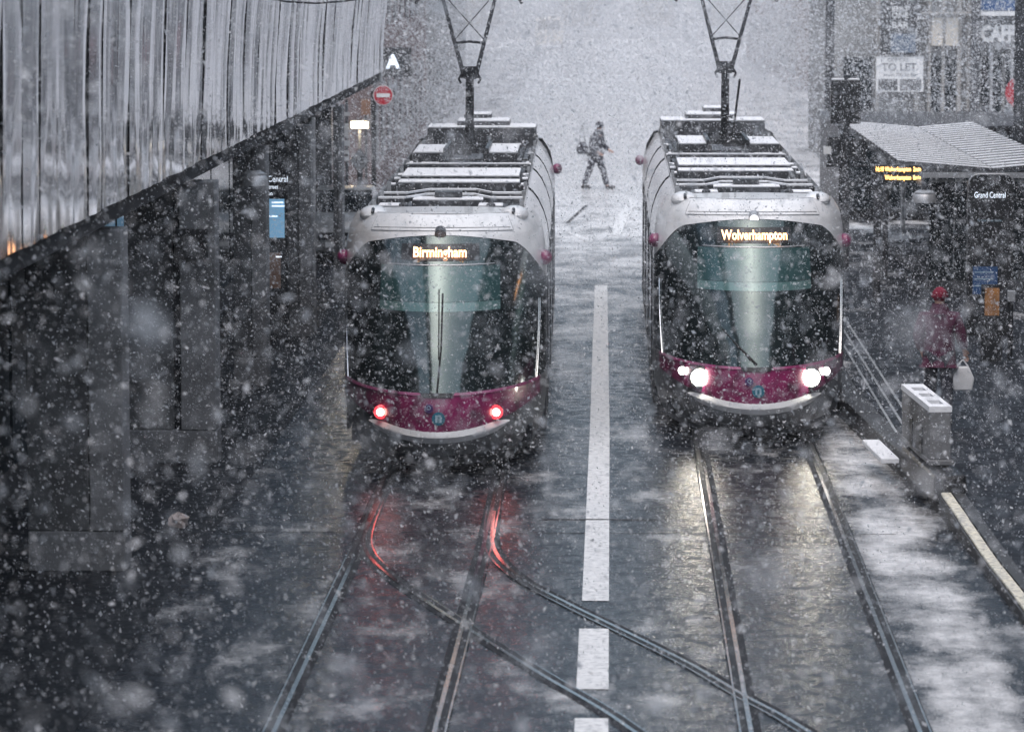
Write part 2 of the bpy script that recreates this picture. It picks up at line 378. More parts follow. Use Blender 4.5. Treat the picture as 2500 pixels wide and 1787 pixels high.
rail(TX, bez([(-1.36, 42.5), (-1.28, 39.8), (-.95, 37.9), (-.42, 36.3), (.19, 34.65), (.75, 33.1), (1.16, 31.75), (1.60, 30.4), (2.3, 27.5), (2.59, 22)]), 1, .0012)

# ------------------------------------------------------------------ the tram
ZK = [(.14, .42, 1.16), (.35, .12, 1.25), (.55, .0, 1.30), (.85, .0, 1.325), (1.06, .06, 1.325), (1.5, .30, 1.325), (2.0, .62, 1.325), (2.4, .90, 1.315),
      (2.7, 1.12, 1.295), (2.92, 1.29, 1.255), (3.03, 1.40, 1.20), (3.14, 1.58, 1.13), (3.22, 1.85, 1.03), (3.27, 2.4, .88)]
def prof(z):
    z = min(max(z, ZK[0][0]), ZK[-1][0])
    for a, b in zip(ZK[:-1], ZK[1:]):
        if z <= b[0]:
            t = (z - a[0]) / (b[0] - a[0]); return a[1] + (b[1] - a[1]) * t, a[2] + (b[2] - a[2]) * t
    return ZK[-1][1:]
def NS(x_s, z, off=0.0):
    """nose surface; x_s = sin of plan angle (-1..1 of the half width)"""
    y0, w_ = prof(z); D = 3.35 - y0; s = max(-1, min(1, x_s))
    return ((w_ + off) * s, y0 - off + (D + off * 0) * (1 - math.sqrt(max(0, 1 - s * s))), z)
def ztop(s):
    a = abs(s); return 2.94 - .13 * (a / .75) ** 2 - (3.2 * (max(0, a - .72)) ** 1.6)
def us(u, lim=1.0):   # even spacing in angle
    return math.sin((2 * u - 1) * math.asin(lim))
BX = [(1.325, 2.38), (1.318, 2.5), (1.29, 2.66), (1.24, 2.82), (1.17, 2.97), (1.09, 3.08), (1.03, 3.13), (1.02, 3.20)]

def make_tram(loc, dest, tail, mir, label, rz=0.0):
    T = empty('tram', loc, rz, label, 'tram', 'trams standing in the snow')
    L = 25.0
    # nose shells
    MB().grid(lambda u, v: NS(us(u), .14 + .92 * v), 40, 12).build('lower_nose', M['grey'], T, True)
    def plow(u, v):
        s = us(u, .93); a = abs(s); zb = .605 + .30 * a * a; zt = 1.055; return NS(s, zb + (zt - zb) * v, .016)
    MB().grid(plow, 40, 6).build('nose_panel', M['purple'], T, True)
    MB().grid(lambda u, v: NS(us(u, .93), 1.052 + .03 * v, .03 - .02 * v), 40, 2).build('nose_ledge', M['purple'], T, True)
    def bump_(u, v):
        s = us(u, .66); h = .070 * (1 - (abs(s) / .66) ** 9) + .008; return NS(s, .535 + .28 * s * s + h * (2 * v - 1), .040 - .026 * abs(2 * v - 1))
    MB().grid(bump_, 36, 6).build('bumper_strip', M['white'], T, True)
    MB().grid(lambda u, v: NS(us(u, .8), .24 + .05 * v, .03 - .03 * v), 30, 2).build('apron_lip', M['dgrey'], T, True)
    # windscreen and side quarter glass
    def ws(u, v): s = us(u, .995); return NS(s, 1.075 + (ztop(s) - 1.075) * v, .004)
    MB().grid(ws, 60, 22).build('windscreen', M['windshield'], T, True)
    def band(u, v):
        s = us(u, .56); z = 2.02 + .20 * v; return NS(s, z, .010)
    MB().grid(lambda u, v: NS(us(u, .57), 2.145 + .42 * v, .009), 30, 4).build('teal_glass_panel', M['teal_panel'], T, True)  # teal panel laid over the upper windscreen
    MB().grid(lambda u, v: NS(us(u, .57), 2.03 + .11 * v, .009), 30, 3).build('teal_glass_strip', M['teal'], T, True)  # paler teal strip below the panel
    MB().grid(lambda u, v: NS(us(u, .52), 2.58 + .012 * v, .009), 30, 1).build('pale_rail', M['galv'], T, True)
    # trims beside the glass
    for sd in (-1, 1):
        MB().tube([NS(sd * (.935 - .03 * (i / 14) ** 2), 2.05 - i * .07, .012) for i in range(15)], .011, 6).build('glass_trim', M['chrome'], T)
    # brow: white band above the glass
    def brow(u, v):
        s = us(u); zt = 3.19 - .05 * abs(s) ** 2; return NS(s, ztop(s) + (zt - ztop(s)) * v, .012)
    br = MB().grid(brow, 60, 12).build('brow', M['white'], T, True)
    # removable centre panel with its dark seam
    def pan(k, off): return lambda u, v: NS(us(u, .72 * k), (2.995 - .03 * (2 * u - 1) ** 2 - (k - 1) * .25) + (.175 + .0 * k) * v, off)
    MB().grid(pan(1.012, .018), 30, 4).build('panel_seam', M['dgrey'], br, True)
    MB().grid(pan(1.0, .028), 30, 4).build('brow_panel', M['white'], T, True)
    MB().grid(lambda u, v: NS(us(u, .70), 3.028 - .03 * (2 * u - 1) ** 2 + .006 * v, .031), 30, 1).build('panel_groove', M['dgrey'], T, True)
    for sd in (-1, 1):
        ear = MB(); p = NS(sd * .80, 3.13); ear.ball((p[0], p[1] + .30, 3.12), .22, .85, 1.5, .52, 16).build('corner_cowl', M['white'], T, True)
        for k in (0, 1):
            q = NS(sd * (.80 + .07 * k), 3.14); MB().cyl((q[0], q[1] - .06, 3.165 - .012 * k), (q[0], q[1] + .05, 3.20 - .02 * k), .022).build('marker_socket', M['black'], T)
    q = NS(0, 2.955)
    lamp = MB().cyl((0, q[1] - .035, 2.945), (0, q[1] + .06, 2.99), .072, n=24).build('top_lamp', M['dgrey' if tail else 'galv'], T, True)
    MB().cyl((0, q[1] - .041, 2.9415), (0, q[1] - .03, 2.947), .060, n=24).build('lens', M['concrete' if tail else 'marker'], lamp, True)
    # roof cap behind the brow
    rc = MB(); rc.grid(lambda u, v: (lambda s: (NS(s, 3.17)[0] * (1 - .0 * v), NS(s, 3.17)[1] * (1 - v) + 3.4 * v, 3.185 - .03 * s * s - .02 * v))(us(u, .97)), 24, 3)
    rc.build('cab_roof', M['white'], T, True)
    # body modules
    cuts = [3.35, 7.6, 8.1, 12.6, 13.1, 16.6, 17.1, 21.8]
    mods = [(cuts[i], cuts[i + 1]) for i in range(0, 8, 2)]
    for mi, (a, b) in enumerate(mods):
        for sd in (-1, 1):
            MB().loft([[(sd * x, y, z) for x, z in BX] for y in (a, (a + b) / 2, b)]).build('roof_cove', M['white'], T, True)
            MB().box(min(sd * 1.29, sd * 1.322), max(sd * 1.29, sd * 1.322), a, b, .22, .95).build('side_skirt', M['dgrey'], T)
            MB().box(min(sd * 1.27, sd * 1.305), max(sd * 1.27, sd * 1.305), a, b, .95, 2.38).build('side_frame', M['black'], T)
            nb = 3
            for k in range(nb):
                y0 = a + (b - a) * k / nb + .09; y1 = a + (b - a) * (k + 1) / nb - .09
                if k == 1:
                    MB().box(min(sd * 1.30, sd * 1.332), max(sd * 1.30, sd * 1.332), y0, y1, .34, 2.30).build('door', M['dgrey'], T, bevel=.01)
                    MB().box(min(sd * 1.33, sd * 1.338), max(sd * 1.33, sd * 1.338), y0 + .1, (y0 + y1) / 2 - .04, .6, 2.15).build('door_window', M['glass'], T)
                    MB().box(min(sd * 1.33, sd * 1.338), max(sd * 1.33, sd * 1.338), (y0 + y1) / 2 + .04, y1 - .1, .6, 2.15).build('door_window', M['glass'], T)
                else:
                    MB().box(min(sd * 1.30, sd * 1.318), max(sd * 1.30, sd * 1.318), y0, y1, 1.08, 2.25).build('side_window', M['glass'], T, bevel=.008)
        # deck
        MB().box(-1.018, 1.018, a, b, 2.98, 3.04).build('roof_deck', M['deck'], T)
    for a, b in ((7.6, 8.1), (12.6, 13.1), (16.6, 17.1)):
        bw = MB()
        for k in range(6):
            s_ = 1.0 if k % 2 else .965
            y = a + (b - a) * k / 5
            bw.add([], [])
        rings = []
        for k in range(11):
            s_ = .985 if k % 2 else .955; y = a + (b - a) * k / 10
            pr = [(1.30, .3), (1.30, 2.4)] + BX[1:6]
            rings.append([(x * s_, y, z * (.99 if k % 2 else .98)) for x, z in pr] + [(-x * s_, y, z * (.99 if k % 2 else .98)) for x, z in reversed(pr)])
        bw.loft(rings).build('bellows', M['rubber'], T)
    # floor pan + bogies
    MB().box(-1.15, 1.15, 1.6, L - 1.6, .28, .5).build('underframe', M['blackm'], T)
    for yb in (5.5, 14.9, 20.0):
        bg = MB().box(-.95, .95, yb - 1.3, yb + 1.3, .12, .27).build('bogie', M['blackm'], T)
        for yy in (-.8, .8):
            for sd in (-1, 1):
                MB().cyl((sd * .66, yb + yy, .31), (sd * .80, yb + yy, .31), .29, n=20).build('wheel', M['dgrey'], bg)
    # rear cab (rounded, same profile mirrored)
    def rear(u, v):
        s = us(u); p = NS(s, .3 + 2.85 * v); return (p[0], L - p[1], p[2])
    MB().grid(rear, 30, 14).build('rear_cab', M['dgrey'], T, True)
    MB().grid(lambda u, v: (lambda s: (NS(s, 3.15)[0], (L - NS(s, 3.15)[1]) * (1 - v) + 21.8 * v, 3.16))(us(u)), 24, 2).build('rear_cab_roof', M['deck'], T)
    for sd in (-1, 1):
        MB().loft([[(sd * x * f, y, z) for x, z in BX] for y, f in ((21.8, 1), (22.8, .96), (23.4, .88))]).build('roof_cove', M['white'], T, True)
    # mirror pods
    for sd in (-1, 1):
        for yy, zz in ((2.75, 2.55), (23.0, 2.55)):
            p = MB().ball((sd * (1.31 if yy < 9 else 1.36), yy, zz), .092, 1, 1.2, 1.1, 16).build('mirror_pod', M['purple'], T, True)
            MB().cyl((sd * 1.18, yy + .05, zz + .02), (sd * 1.30, yy, zz), .03).build('mirror_arm', M['black'], p)
    # lamps
    def lamp_at(x, z, r, name, mat, ring=None, deep=.05):
        s = x / prof(z)[1]; q_ = NS(s, z, .02); n_ = Vector((s * 1.4, -1, 0)).normalized(); c = Vector(q_)
        n_ = Vector((x * .35, -1, .0)).normalized()
        h = MB().cyl(c + n_ * .035, c - n_ * .10, r * (1.75 if ring else 1.25), n=22).build(name, ring or M['black'], T, True)
        MB().ball(c + n_ * .040, r, 1, .45, 1, 18).build('lens', mat, h, True)
        return c + n_ * .22
    if tail:
        for sd in (-1, 1):
            c = lamp_at(sd * .70, .80, .050, 'tail_lamp', M['tail'], M['tail_ring'])  # glowing ring widened past the lens to carry the lamp's glow
            ld = bpy.data.lights.new('tail_glow', 'SPOT'); ld.energy = 1.6; ld.color = (1, .12, .1); ld.shadow_soft_size = .05; ld.spot_size = R(75); ld.spot_blend = .9
            lo = bpy.data.objects.new('tail_glow', ld); COL.objects.link(lo); lo.parent = T; lo.location = c; lo.rotation_euler = (R(-80), 0, 0)
    else:
        for sd in (-1, 1):
            c = lamp_at(sd * .715, .90, .115, 'headlamp', M['head'])  # lamp lenses oversized, glare built into their shape
            lamp_at(sd * .93, .94, .055, 'side_lamp', M['head_s'])
            ld = bpy.data.lights.new('headlamp_beam', 'SPOT'); ld.energy = 10; ld.color = (1, .93, .8); ld.shadow_soft_size = .07; ld.spot_size = R(62); ld.spot_blend = .9
            lo = bpy.data.objects.new('headlamp_beam', ld); COL.objects.link(lo); lo.parent = T; lo.location = c; lo.rotation_euler = (R(-83), 0, 0)
    # destination display
    zt = 2.735; yt = prof(zt)[0]
    MB().grid(lambda u, v: NS(us(u, .38), 2.635 + .20 * v, .012), 16, 3).build('display_box', M['black'], T, True)
    tx = text('destination_text', dest, .20, M['orange_led'], T, (0, yt - .03, zt), 0, 60, .003, sx=.71 if len(dest) < 11 else .655, bold=.004)
    # wiper
    wp = MB()
    if tail: wp.tube([NS(.0, 1.10, .03), NS(.03, 1.6, .035), NS(.035, 2.25, .03)], .012, 6); wp.tube([NS(.01, 1.5, .04), NS(-.0, 2.3, .02)], .008, 6)
    else: wp.tube([NS(.0, 1.12, .03), NS(-.22, 1.4, .04)], .016, 6); wp.tube([NS(-.33, 1.55, .02), NS(-.06, 1.18, .035)], .010, 6)
    wp.build('wiper', M['rubber'], T)
    MB().grid(lambda u, v: NS(us(u, .16 - .03 * v), 1.03 + .055 * (1 - v), .034), 8, 1).build('wiper_cowl', M['black'], T)
    # emblem
    e = MB().cyl((0.02, -.030, .775), (0.02, .01, .775), .082, n=28).build('emblem_disc', M['teal_logo'], T)
    text('emblem_letter', 'n', .19, M['logo_w'], e, (0.02, -.036, .79), 0, 90, .003, bold=.004)
    e2 = MB().cyl((-.10, -.026, .90), (-.10, .02, .90), .055, n=20).build('route_mark', M['navy'], T)
    rg = MB(); rg.tube([(-.10 + .022 * math.cos(t), -.030, .91 + .022 * math.sin(t)) for t in [i * math.pi / 6 for i in range(13)]], .005, 5).build('ring', M['logo_w'], e2)
    # ---------------- roof equipment
    def eq(name, x0, x1, y0, y1, z0, z1, snow=True, mat='dgrey', sn=.03):
        if mir < 0: x0, x1 = -x1, -x0
        o = MB().box(x0, x1, y0, y1, z0, z1).build(name, M[mat], T)
        if snow: MB().box(x0 + .006, x1 - .006, y0 + .006, y1 - .006, z1 + .001, z1 + sn).build('snow_cap', M['snow'], o, bevel=.012)
        return o
    DZ = 3.04
    eq('roof_tray', -.74, -.40, 3.9, 4.35, DZ, 3.12); eq('roof_tray', .55, .93, 3.9, 4.35, DZ, 3.12)
    eq('roof_tray', -.74, -.36, 3.42, 3.75, DZ, 3.10); eq('roof_tray', .58, .95, 3.42, 3.75, DZ, 3.10)
    for sd in (-1, 1):
        MB().lathe((sd * .58, 3.75, 3.14), [(.0, .10), (.02, .09), (.03, .05), (.06, .03), (.06, 0), (0, 0)], 12).build('aerial', M['dgrey'], T, True)
    for y, rr in ((5.05, 1), (6.1, 0)):
        prof_ = [(-.98, y), (-.55, y), (-.30, y + .75), (.35, y + .75), (.62, y), (.98, y)]
        prof_ = [(x * mir, yy) for x, yy in prof_]
        ob = MB(); sn = MB()
        for (x0, y0), (x1, y1) in zip(prof_[:-1], prof_[1:]):
            for bb, z0, z1, w2 in ((ob, 3.10, 3.16, .09), (sn, 3.162, 3.185, .08)):
                bb.add([(x0, y0 - w2, z0), (x1, y1 - w2, z0), (x1, y1 + w2, z0), (x0, y0 + w2, z0), (x0, y0 - w2, z1), (x1, y1 - w2, z1), (x1, y1 + w2, z1), (x0, y0 + w2, z1)],
                       [(0, 3, 2, 1), (4, 5, 6, 7), (0, 1, 5, 4), (1, 2, 6, 5), (2, 3, 7, 6), (3, 0, 4, 7)])
        o = ob.build('conduit_bar', M['dgrey'], T); sn.build('snow_cap', M['snow'], o)
    eq('junction_box', -.45, .52, 5.0, 5.55, DZ, 3.13)
    eq('vent_box', -.15, .22, 5.2, 5.5, 3.17, 3.24, False)
    eq('equipment_case', -.90, .86, 7.95, 8.55, DZ, 3.19)
    eq('equipment_case', -.88, .86, 9.0, 10.9, DZ, 3.22)
    for y in (8.2, 9.6, 10.6, 13.4, 13.9, 16.7):
        for sd in (-1, 1):
            a_, b_ = sorted((sd * .90, sd * 1.0)); eq('bracket', a_, b_, y, y + .28, DZ, 3.14)
    eq('cross_bar', -.98, .98, 13.3, 13.42, 3.10, 3.16); eq('cross_bar', -.75, .6, 19.6, 19.75, 3.10, 3.15)
    eq('cable_tray', -.85, -.5, 12.2, 12.9, DZ, 3.10, False)
    eq('resistor_box', .45, .98, 15.6, 18.0, DZ, 3.22); eq('resistor_box', -.75, -.18 - .0, 15.6, 18.0, DZ, 3.22)
    eq('rear_hood', -.98, .98, 21.6, 22.9, DZ, 3.36, True); eq('rear_hood', -.50, .45, 22.0, 23.2, 3.36, 3.46, True); eq('rear_vent', -.15, .35, 22.8, 23.6, 3.46, 3.55, True)
    for x in (-.80, .72, .79):
        MB().tube([(x * mir, 3.6, 3.06), (x * mir, 7.4, 3.07), (x * mir, 11.5, 3.06), (x * mir, 15.4, 3.07), (x * mir, 21.5, 3.06)], .018, 6).build('roof_cable', M['rubber'], T)
    for (x0, x1, y0, y1, h_) in ((-.3, .1, 6.9, 7.25, .10), (.35, .7, 11.5, 12.1, .12), (-.55, -.15, 11.3, 12.0, .09), (-.2, .3, 13.8, 14.4, .10), (.5, .8, 14.0, 14.5, .08), (-.6, -.3, 18.4, 19.0, .12), (.1, .55, 18.5, 19.1, .10), (-.1, .2, 20.2, 20.8, .12)):
        eq('roof_unit', x0, x1, y0, y1, 3.04, 3.04 + h_, x1 > .3, 'dgrey', .02)
    for sd in (-1, 1):
        for k in range(9): MB().box(min(sd * .955, sd * 1.005), max(sd * .955, sd * 1.005), 3.9 + k * 2.0, 4.0 + k * 2.0, 3.04, 3.21).build('rail_bracket', M['galv'], T)
    # ---------------- pantograph
    ox = .09 * mir; kx = -.06 * mir; tx_ = .03 * mir
    pf = MB()
    for xx in (-.34, .34): pf.box(ox + xx - .03, ox + xx + .03, 15.2, 17.8, 3.24, 3.32)
    for yy in (15.2, 16.4, 17.8): pf.box(ox - .37, ox + .37, yy - .03, yy + .03, 3.24, 3.32)
    PF = pf.build('pantograph_frame', M['black'], T)
    for xx in (-.34, .34):
        for yy in (15.25, 17.75):
            MB().lathe((ox + xx, yy, 3.04), [(.05, 0), (.05, .04), (.03, .05), (.055, .09), (.03, .12), (.05, .16), (.03, .2)], 10).build('insulator', M['dgrey'], PF)
    base = (ox, 17.2, 3.32); knee = (kx, 12.2, 4.62)
    MB().cyl(base, knee, .075, .065, 10).build('lower_arm', M['blackm'], T, True)
    MB().cyl((ox + .12, 16.6, 3.3), (ox + .1, 12.7, 4.42), .02).build('control_rod', M['blackm'], T)
    kb_ = MB(); kb_.cyl((kx - .14, 12.2, 4.62), (kx + .14, 12.2, 4.62), .06); kb_.box(kx - .10, kx + .10, 12.1, 12.35, 4.55, 4.74)
    kb_.tube([(kx - .11, 12.15, 4.65), (kx - .17, 12.1, 4.55), (kx - .13, 12.1, 4.48)], .018, 6); kb_.tube([(kx + .11, 12.15, 4.65), (kx + .17, 12.1, 4.55), (kx + .13, 12.1, 4.48)], .018, 6)
    kb_.build('knee_joint', M['blackm'], T)
    def ua(f, sd): return (kx + (tx_ - kx) * f + sd * (.11 + f * .36), 12.2 + f * 2.6, 4.66 + f * 1.28)
    for sd in (-1, 1): MB().cyl(ua(0, sd), ua(1, sd), .035, .028, 8).build('upper_arm', M['blackm'], T)
    MB().tube([ua(.33, -1), (kx + (tx_ - kx) * .33, 12.2 + .33 * 2.6, 4.66 + .33 * 1.28 + .025), ua(.33, 1)], .022, 6).build('cross_tube', M['blackm'], T)
    for a_, b_ in ((-1, 1), (1, -1)): MB().cyl(ua(.36, a_), ua(.95, b_), .009, n=5).build('bracing_wire', M['blackm'], T)
    for dy in (-.18, .18):
        MB().tube([(tx_ - .86, 14.8 + dy, 5.68), (tx_ - .78, 14.8 + dy, 5.80), (tx_ - .55, 14.8 + dy, 5.93), (tx_ + .55, 14.8 + dy, 5.93), (tx_ + .78, 14.8 + dy, 5.80), (tx_ + .86, 14.8 + dy, 5.68)], .022, 6).build('collector_bar', M['blackm'], T)
    MB().box(tx_ - .5, tx_ + .5, 14.6, 15.0, 5.86, 5.90).build('collector_frame', M['blackm'], T)
    return T
make_tram((-2.13, 45.0, 0), 'Birmingham', True, -1, 'tram with red tail lamps and an orange Birmingham display, beside the concrete pillars', rz=R(.54))
make_tram((1.92, 48.0, 0), 'Wolverhampton', False, 1, 'tram with bright white headlamps and an orange Wolverhampton display, beside the platform')

def wire(name, pts, label, r_=.009):
    o = MB().tube(pts, r_, 6).build(name, M['blackm']); tag(o, label, 'wire')
wire('contact_wire', [(-2.2, 46, 5.965), (-2.2, 96, 5.965)], 'overhead contact wire touched by the pantograph of the Birmingham tram')
wire('contact_wire', [(1.95, 46, 5.965), (1.95, 100, 5.965)], 'overhead contact wire touched by the pantograph of the Wolverhampton tram')
wire('feeder_cable', [(-4.86, 50, 6.45)] + [tuple(at(x, y, 50)) for x, y in ((640, -14), (665, -1), (700, 5), (770, 9), (840, 4), (885, -3), (940, -18), (1010, -50))] + [(-2.25, 50, 5.98)], 'sagging black feeder cable looping from the steel cladding at the top edge', .013)

# ------------------------------------------------------------------ left: station building with steel cladding
ST = empty('station_building', (-5.05, 26, 0), 0, 'station building with mirror steel cladding overhanging a dark colonnade', 'building')
def lean(y): return .02 + .14 * max(0, min(1, (y - 3) / 48))
for i in range(55):
    a1, a2, ph, k = random.uniform(.008, .03), random.uniform(.003, .010), random.uniform(0, 6), random.choice((1, 1, .5, -.6))
    y0 = .4 + i * 1.0 + .012; le_ = lean(y0); off = random.uniform(-.004, .004); tw = random.uniform(-.012, .012)
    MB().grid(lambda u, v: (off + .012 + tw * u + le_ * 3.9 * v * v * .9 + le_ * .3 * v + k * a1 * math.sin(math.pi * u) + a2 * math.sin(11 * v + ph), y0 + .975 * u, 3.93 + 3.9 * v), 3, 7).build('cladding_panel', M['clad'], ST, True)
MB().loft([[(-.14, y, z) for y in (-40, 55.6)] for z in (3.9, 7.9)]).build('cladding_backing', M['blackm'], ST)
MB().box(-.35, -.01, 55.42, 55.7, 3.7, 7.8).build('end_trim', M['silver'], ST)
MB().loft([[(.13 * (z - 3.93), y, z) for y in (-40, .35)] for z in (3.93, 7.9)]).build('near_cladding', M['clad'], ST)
MB().box(-9, .52, -40, 55.6, 7.92, 9.2).build('upper_storey', M['stone2'], ST)
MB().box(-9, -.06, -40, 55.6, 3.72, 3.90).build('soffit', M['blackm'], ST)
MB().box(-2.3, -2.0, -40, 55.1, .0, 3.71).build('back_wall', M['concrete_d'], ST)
MB().box(-9, -.3, 55.6, 56.0, 3.95, 9.1).build('end_wall', M['stone2'], ST)
for i in range(18):
    y = -2 + i * 3.1
    p = MB().box(-1.995, -1.93, y, y + 2.9, .5, 3.2).build('shop_window', M['glass'], ST)
MB().box(-9, -1.1, 55.11, 55.41, .0, 3.7).build('side_wall', M['concrete_d'], ST)
# pillars: pairs of stone slabs on a plinth
pil_desc = ['widest concrete pillar, nearest of the colonnade, with a vertical joint', 'concrete pillar second from the near end, with a dark recess and a black sign panel on it',
            'concrete pillar third from the near end, just in front of the lit station totem', 'slim concrete pillar fourth from the near end, beyond the lit totem', 'farthest pale pillar of the colonnade beside the diamond sign']
spec = [(70, 306, 1393, .64, .012), (308, 530, 1130, .57, .10), (572, 653, 940, .55, .01), (700, 762, 822, .5, .012), (815, 838, 712, .5, .006)]
for i, (x0, x1, yb, fr, gap) in enumerate(spec):
    a = ground(x0, yb, PAVEZ); b = ground(x1, yb, PAVEZ); Y = a.y; W = b.x - a.x
    P = empty('concrete_pillar', (a.x, Y, PAVEZ), 0, pil_desc[i], 'pillar', 'pillars of the station colonnade')
    plh = .42 if i < 3 else 0.2
    xs = W * fr
    D_ = .55
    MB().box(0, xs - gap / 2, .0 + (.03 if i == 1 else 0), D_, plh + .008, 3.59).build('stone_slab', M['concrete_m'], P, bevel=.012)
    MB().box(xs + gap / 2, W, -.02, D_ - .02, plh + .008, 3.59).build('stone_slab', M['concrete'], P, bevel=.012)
    MB().box(-.0, W + .004, -.01, D_, 0, plh).build('plinth', M['concrete'], P, bevel=.012)
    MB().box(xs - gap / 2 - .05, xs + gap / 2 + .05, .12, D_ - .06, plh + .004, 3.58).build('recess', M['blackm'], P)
    if i == 1:
        MB().box(.66, 1.08, -.16, -.03, 2.62, 3.0).build('sign_panel', M['black'], P, bevel=.01)
# thin poles and back columns in the colonnade
po = at(752, 820, 62.0)
MB().cyl((po.x, 63.2, PAVEZ), (po.x, 63.2, 3.7), .05, n=12).build('downpipe', M['galv'])
tag(bpy.data.objects['downpipe'], 'thin grey downpipe standing just beyond the fourth pillar', 'pipe')
# hanging lamps
def pendant(name, x, y, z, ztop_, label):
    T = empty(name, (x, y, z), 0, label, 'lamp', 'grey bell lamps')
    MB().cyl((0, 0, .18), (0, 0, ztop_ - z), .05, n=10).build('stem', M['dgrey'], T)
    MB().lathe((0, 0, 0), [(.21, -.02), (.20, .10), (.17, .13), (.17, .16), (.10, .20), (0, .2)], 20).build('lamp_shade', M['galv'], T, True)
    MB().lathe((0, 0, 0), [(.0, -.02), (.19, -.018)], 20).build('diffuser', M['signwhite'], T)
    return T
p = at(620, 450, 54.0); pendant('pendant_lamp', p.x, 54.0, p.z, 3.71, 'grey bell lamp hanging under the station soffit')
# station totem on the left
p = at(655, 470, 61.5)
TT = empty('station_totem', (p.x, 61.5, PAVEZ), 0, 'black lit totem reading Grand Central with a glowing blue screen, behind the third pillar', 'sign')
MB().box(-.35, .32, 0, .25, 0, 3.0).build('panel', M['black'], TT, bevel=.03)
text('lettering', 'Grand Central', .145, M['white_led'], TT, (-.0, -.008, 2.73), ext=.002, sx=.78)
text('lettering', 'New Street', .10, M['white_led'], TT, (-.02, -.008, 2.60), ext=.002, sx=.8)
text('lettering', 'Station', .10, M['white_led'], TT, (-.04, -.008, 2.49), ext=.002, sx=.8)
MB().box(-.3, .27, -.012, -.002, 1.75, 2.4).build('screen', M['screen'], TT)
for z, x0, x1 in ((2.33, -.28, .0), (2.33, .06, .25), (2.27, .06, .27), (2.10, -.28, .15), (1.42, .12, .22)):
    MB().box(x0, x1, -.02, -.013, z, z + .022).build('screen_row', M['white_led'], TT)
MB().box(-.3, .2, -.012, -.002, .9, 1.5).build('poster', M['brown'], TT)
# crumpled bag on the ground
p = ground(437, 1287, PAVEZ)
mb = MB(); mb.ball((0, 0, .07), .12, 1.0, .9, .75, 10); mb.v = [(x + random.uniform(-.025, .025), y + random.uniform(-.025, .025), z + random.uniform(-.015, .03)) for x, y, z in mb.v]
o = mb.build('paper_bag', M['paper'], None, loc=(p.x, p.y, PAVEZ - .01)); tag(o, 'crumpled pale paper bag lying on the dark pavement near the widest pillar', 'bag')
# ------------------------------------------------------------------ signs beyond the colonnade
def post(mb, x, y, z0, z1, r=.05): return mb.cyl((x, y, z0), (x, y, z1), r, n=12)
p = at(936, 233, 90); q = at(912, 233, 90)
N = empty('no_entry_sign', (q.x, 90, PAVEZ), 0, 'round red no entry sign on a dark pole', 'sign')
MB().cyl((0, 0, 0), (0, 0, p.z - PAVEZ + .10), .06, n=12).build('pole', M['black'], N)
cx = p.x - q.x; cz = p.z - PAVEZ
dsc = MB().cyl((cx, -.10, cz), (cx, -.08, cz), .245, n=40).build('rim', M['signwhite'], N)
MB().cyl((cx, -.11, cz), (cx, -.101, cz), .225, n=40).build('disc', M['red'], N)
MB().box(cx - .16, cx + .16, -.118, -.111, cz - .05, cz + .05).build('bar', M['signwhite'], N)
MB().box(-.02, cx, -.079, -.05, cz - .03, cz + .03).build('clamp', M['galv'], N)
p = at(878, 393, 82)
D = empty('diamond_sign', (p.x, 82, PAVEZ), 0, 'small diamond sign with number 15 on a dark post', 'sign')
MB().cyl((0, .06, 0), (0, .06, p.z - PAVEZ), .06, n=12).build('post', M['black'], D)
def diamond(w_, h_, y0, y1):
    return MB().add([(-w_, y0, 0), (0, y0, h_), (w_, y0, 0), (0, y0, -h_), (-w_, y1, 0), (0, y1, h_), (w_, y1, 0), (0, y1, -h_)], [(0, 1, 2, 3), (7, 6, 5, 4), (0, 4, 5, 1), (1, 5, 6, 2), (2, 6, 7, 3), (3, 7, 4, 0)])
o = diamond(.22, .29, -.02, 0).build('border', M['black'], D, loc=(0, 0, p.z - PAVEZ)); diamond(.195, .262, -.03, -.021).build('face', M['galv'], D, loc=(0, 0, p.z - PAVEZ))
text('numerals', '15', .26, M['black'], D, (0, -.035, p.z - PAVEZ), ext=.002, bold=.006)
# letter A sign
p = at(959, 153, 100); LA = empty('letter_sign', (p.x, 100, p.z), 0, 'white capital letter A standing out from the wall above the no entry sign', 'sign')
text('letter', 'A', .50, M['white_led'], LA, (0, 0, 0), ext=.03, bold=.02); MB().box(-.5, .5, .06, .14, -.4, .4).build('sign_board', M['concrete_d'], LA); MB().box(-.03, .03, .14, 2.6, -.03, .03).build('bracket', M['black'], LA)
# small boxes & bright lamp
BL = empty('lit_wall_lamp', at(878, 306, 86), 0, 'bright warm bulkhead lamp shining beside the dark pole', 'lamp')
MB().box(-.24, .24, 0, .16, -.10, .12).build('housing', M['dgrey'], BL, bevel=.02)
MB().box(-.20, .20, -.03, -.002, -.07, .08).build('lens', M['tube'], BL, bevel=.02)
MB().box(-.03, .03, .0, .1, -2.45, -.11).build('stand_post', M['dgrey'], BL)
ld = bpy.data.lights.new('lamp_glow', 'POINT'); ld.energy = 60; ld.color = (1, .82, .55); ld.shadow_soft_size = .15
lo = bpy.data.objects.new('lamp_glow', ld); COL.objects.link(lo); lo.parent = BL; lo.location = (0, -.35, -.05)
SB = empty('notice_post', (at(846, 300, 84).x, 84, PAVEZ), 0, 'slim grey post carrying a column of small white notices', 'sign')
MB().cyl((0, .05, 0), (0, .05, 3.2), .035, n=10).build('post', M['dgrey'], SB)
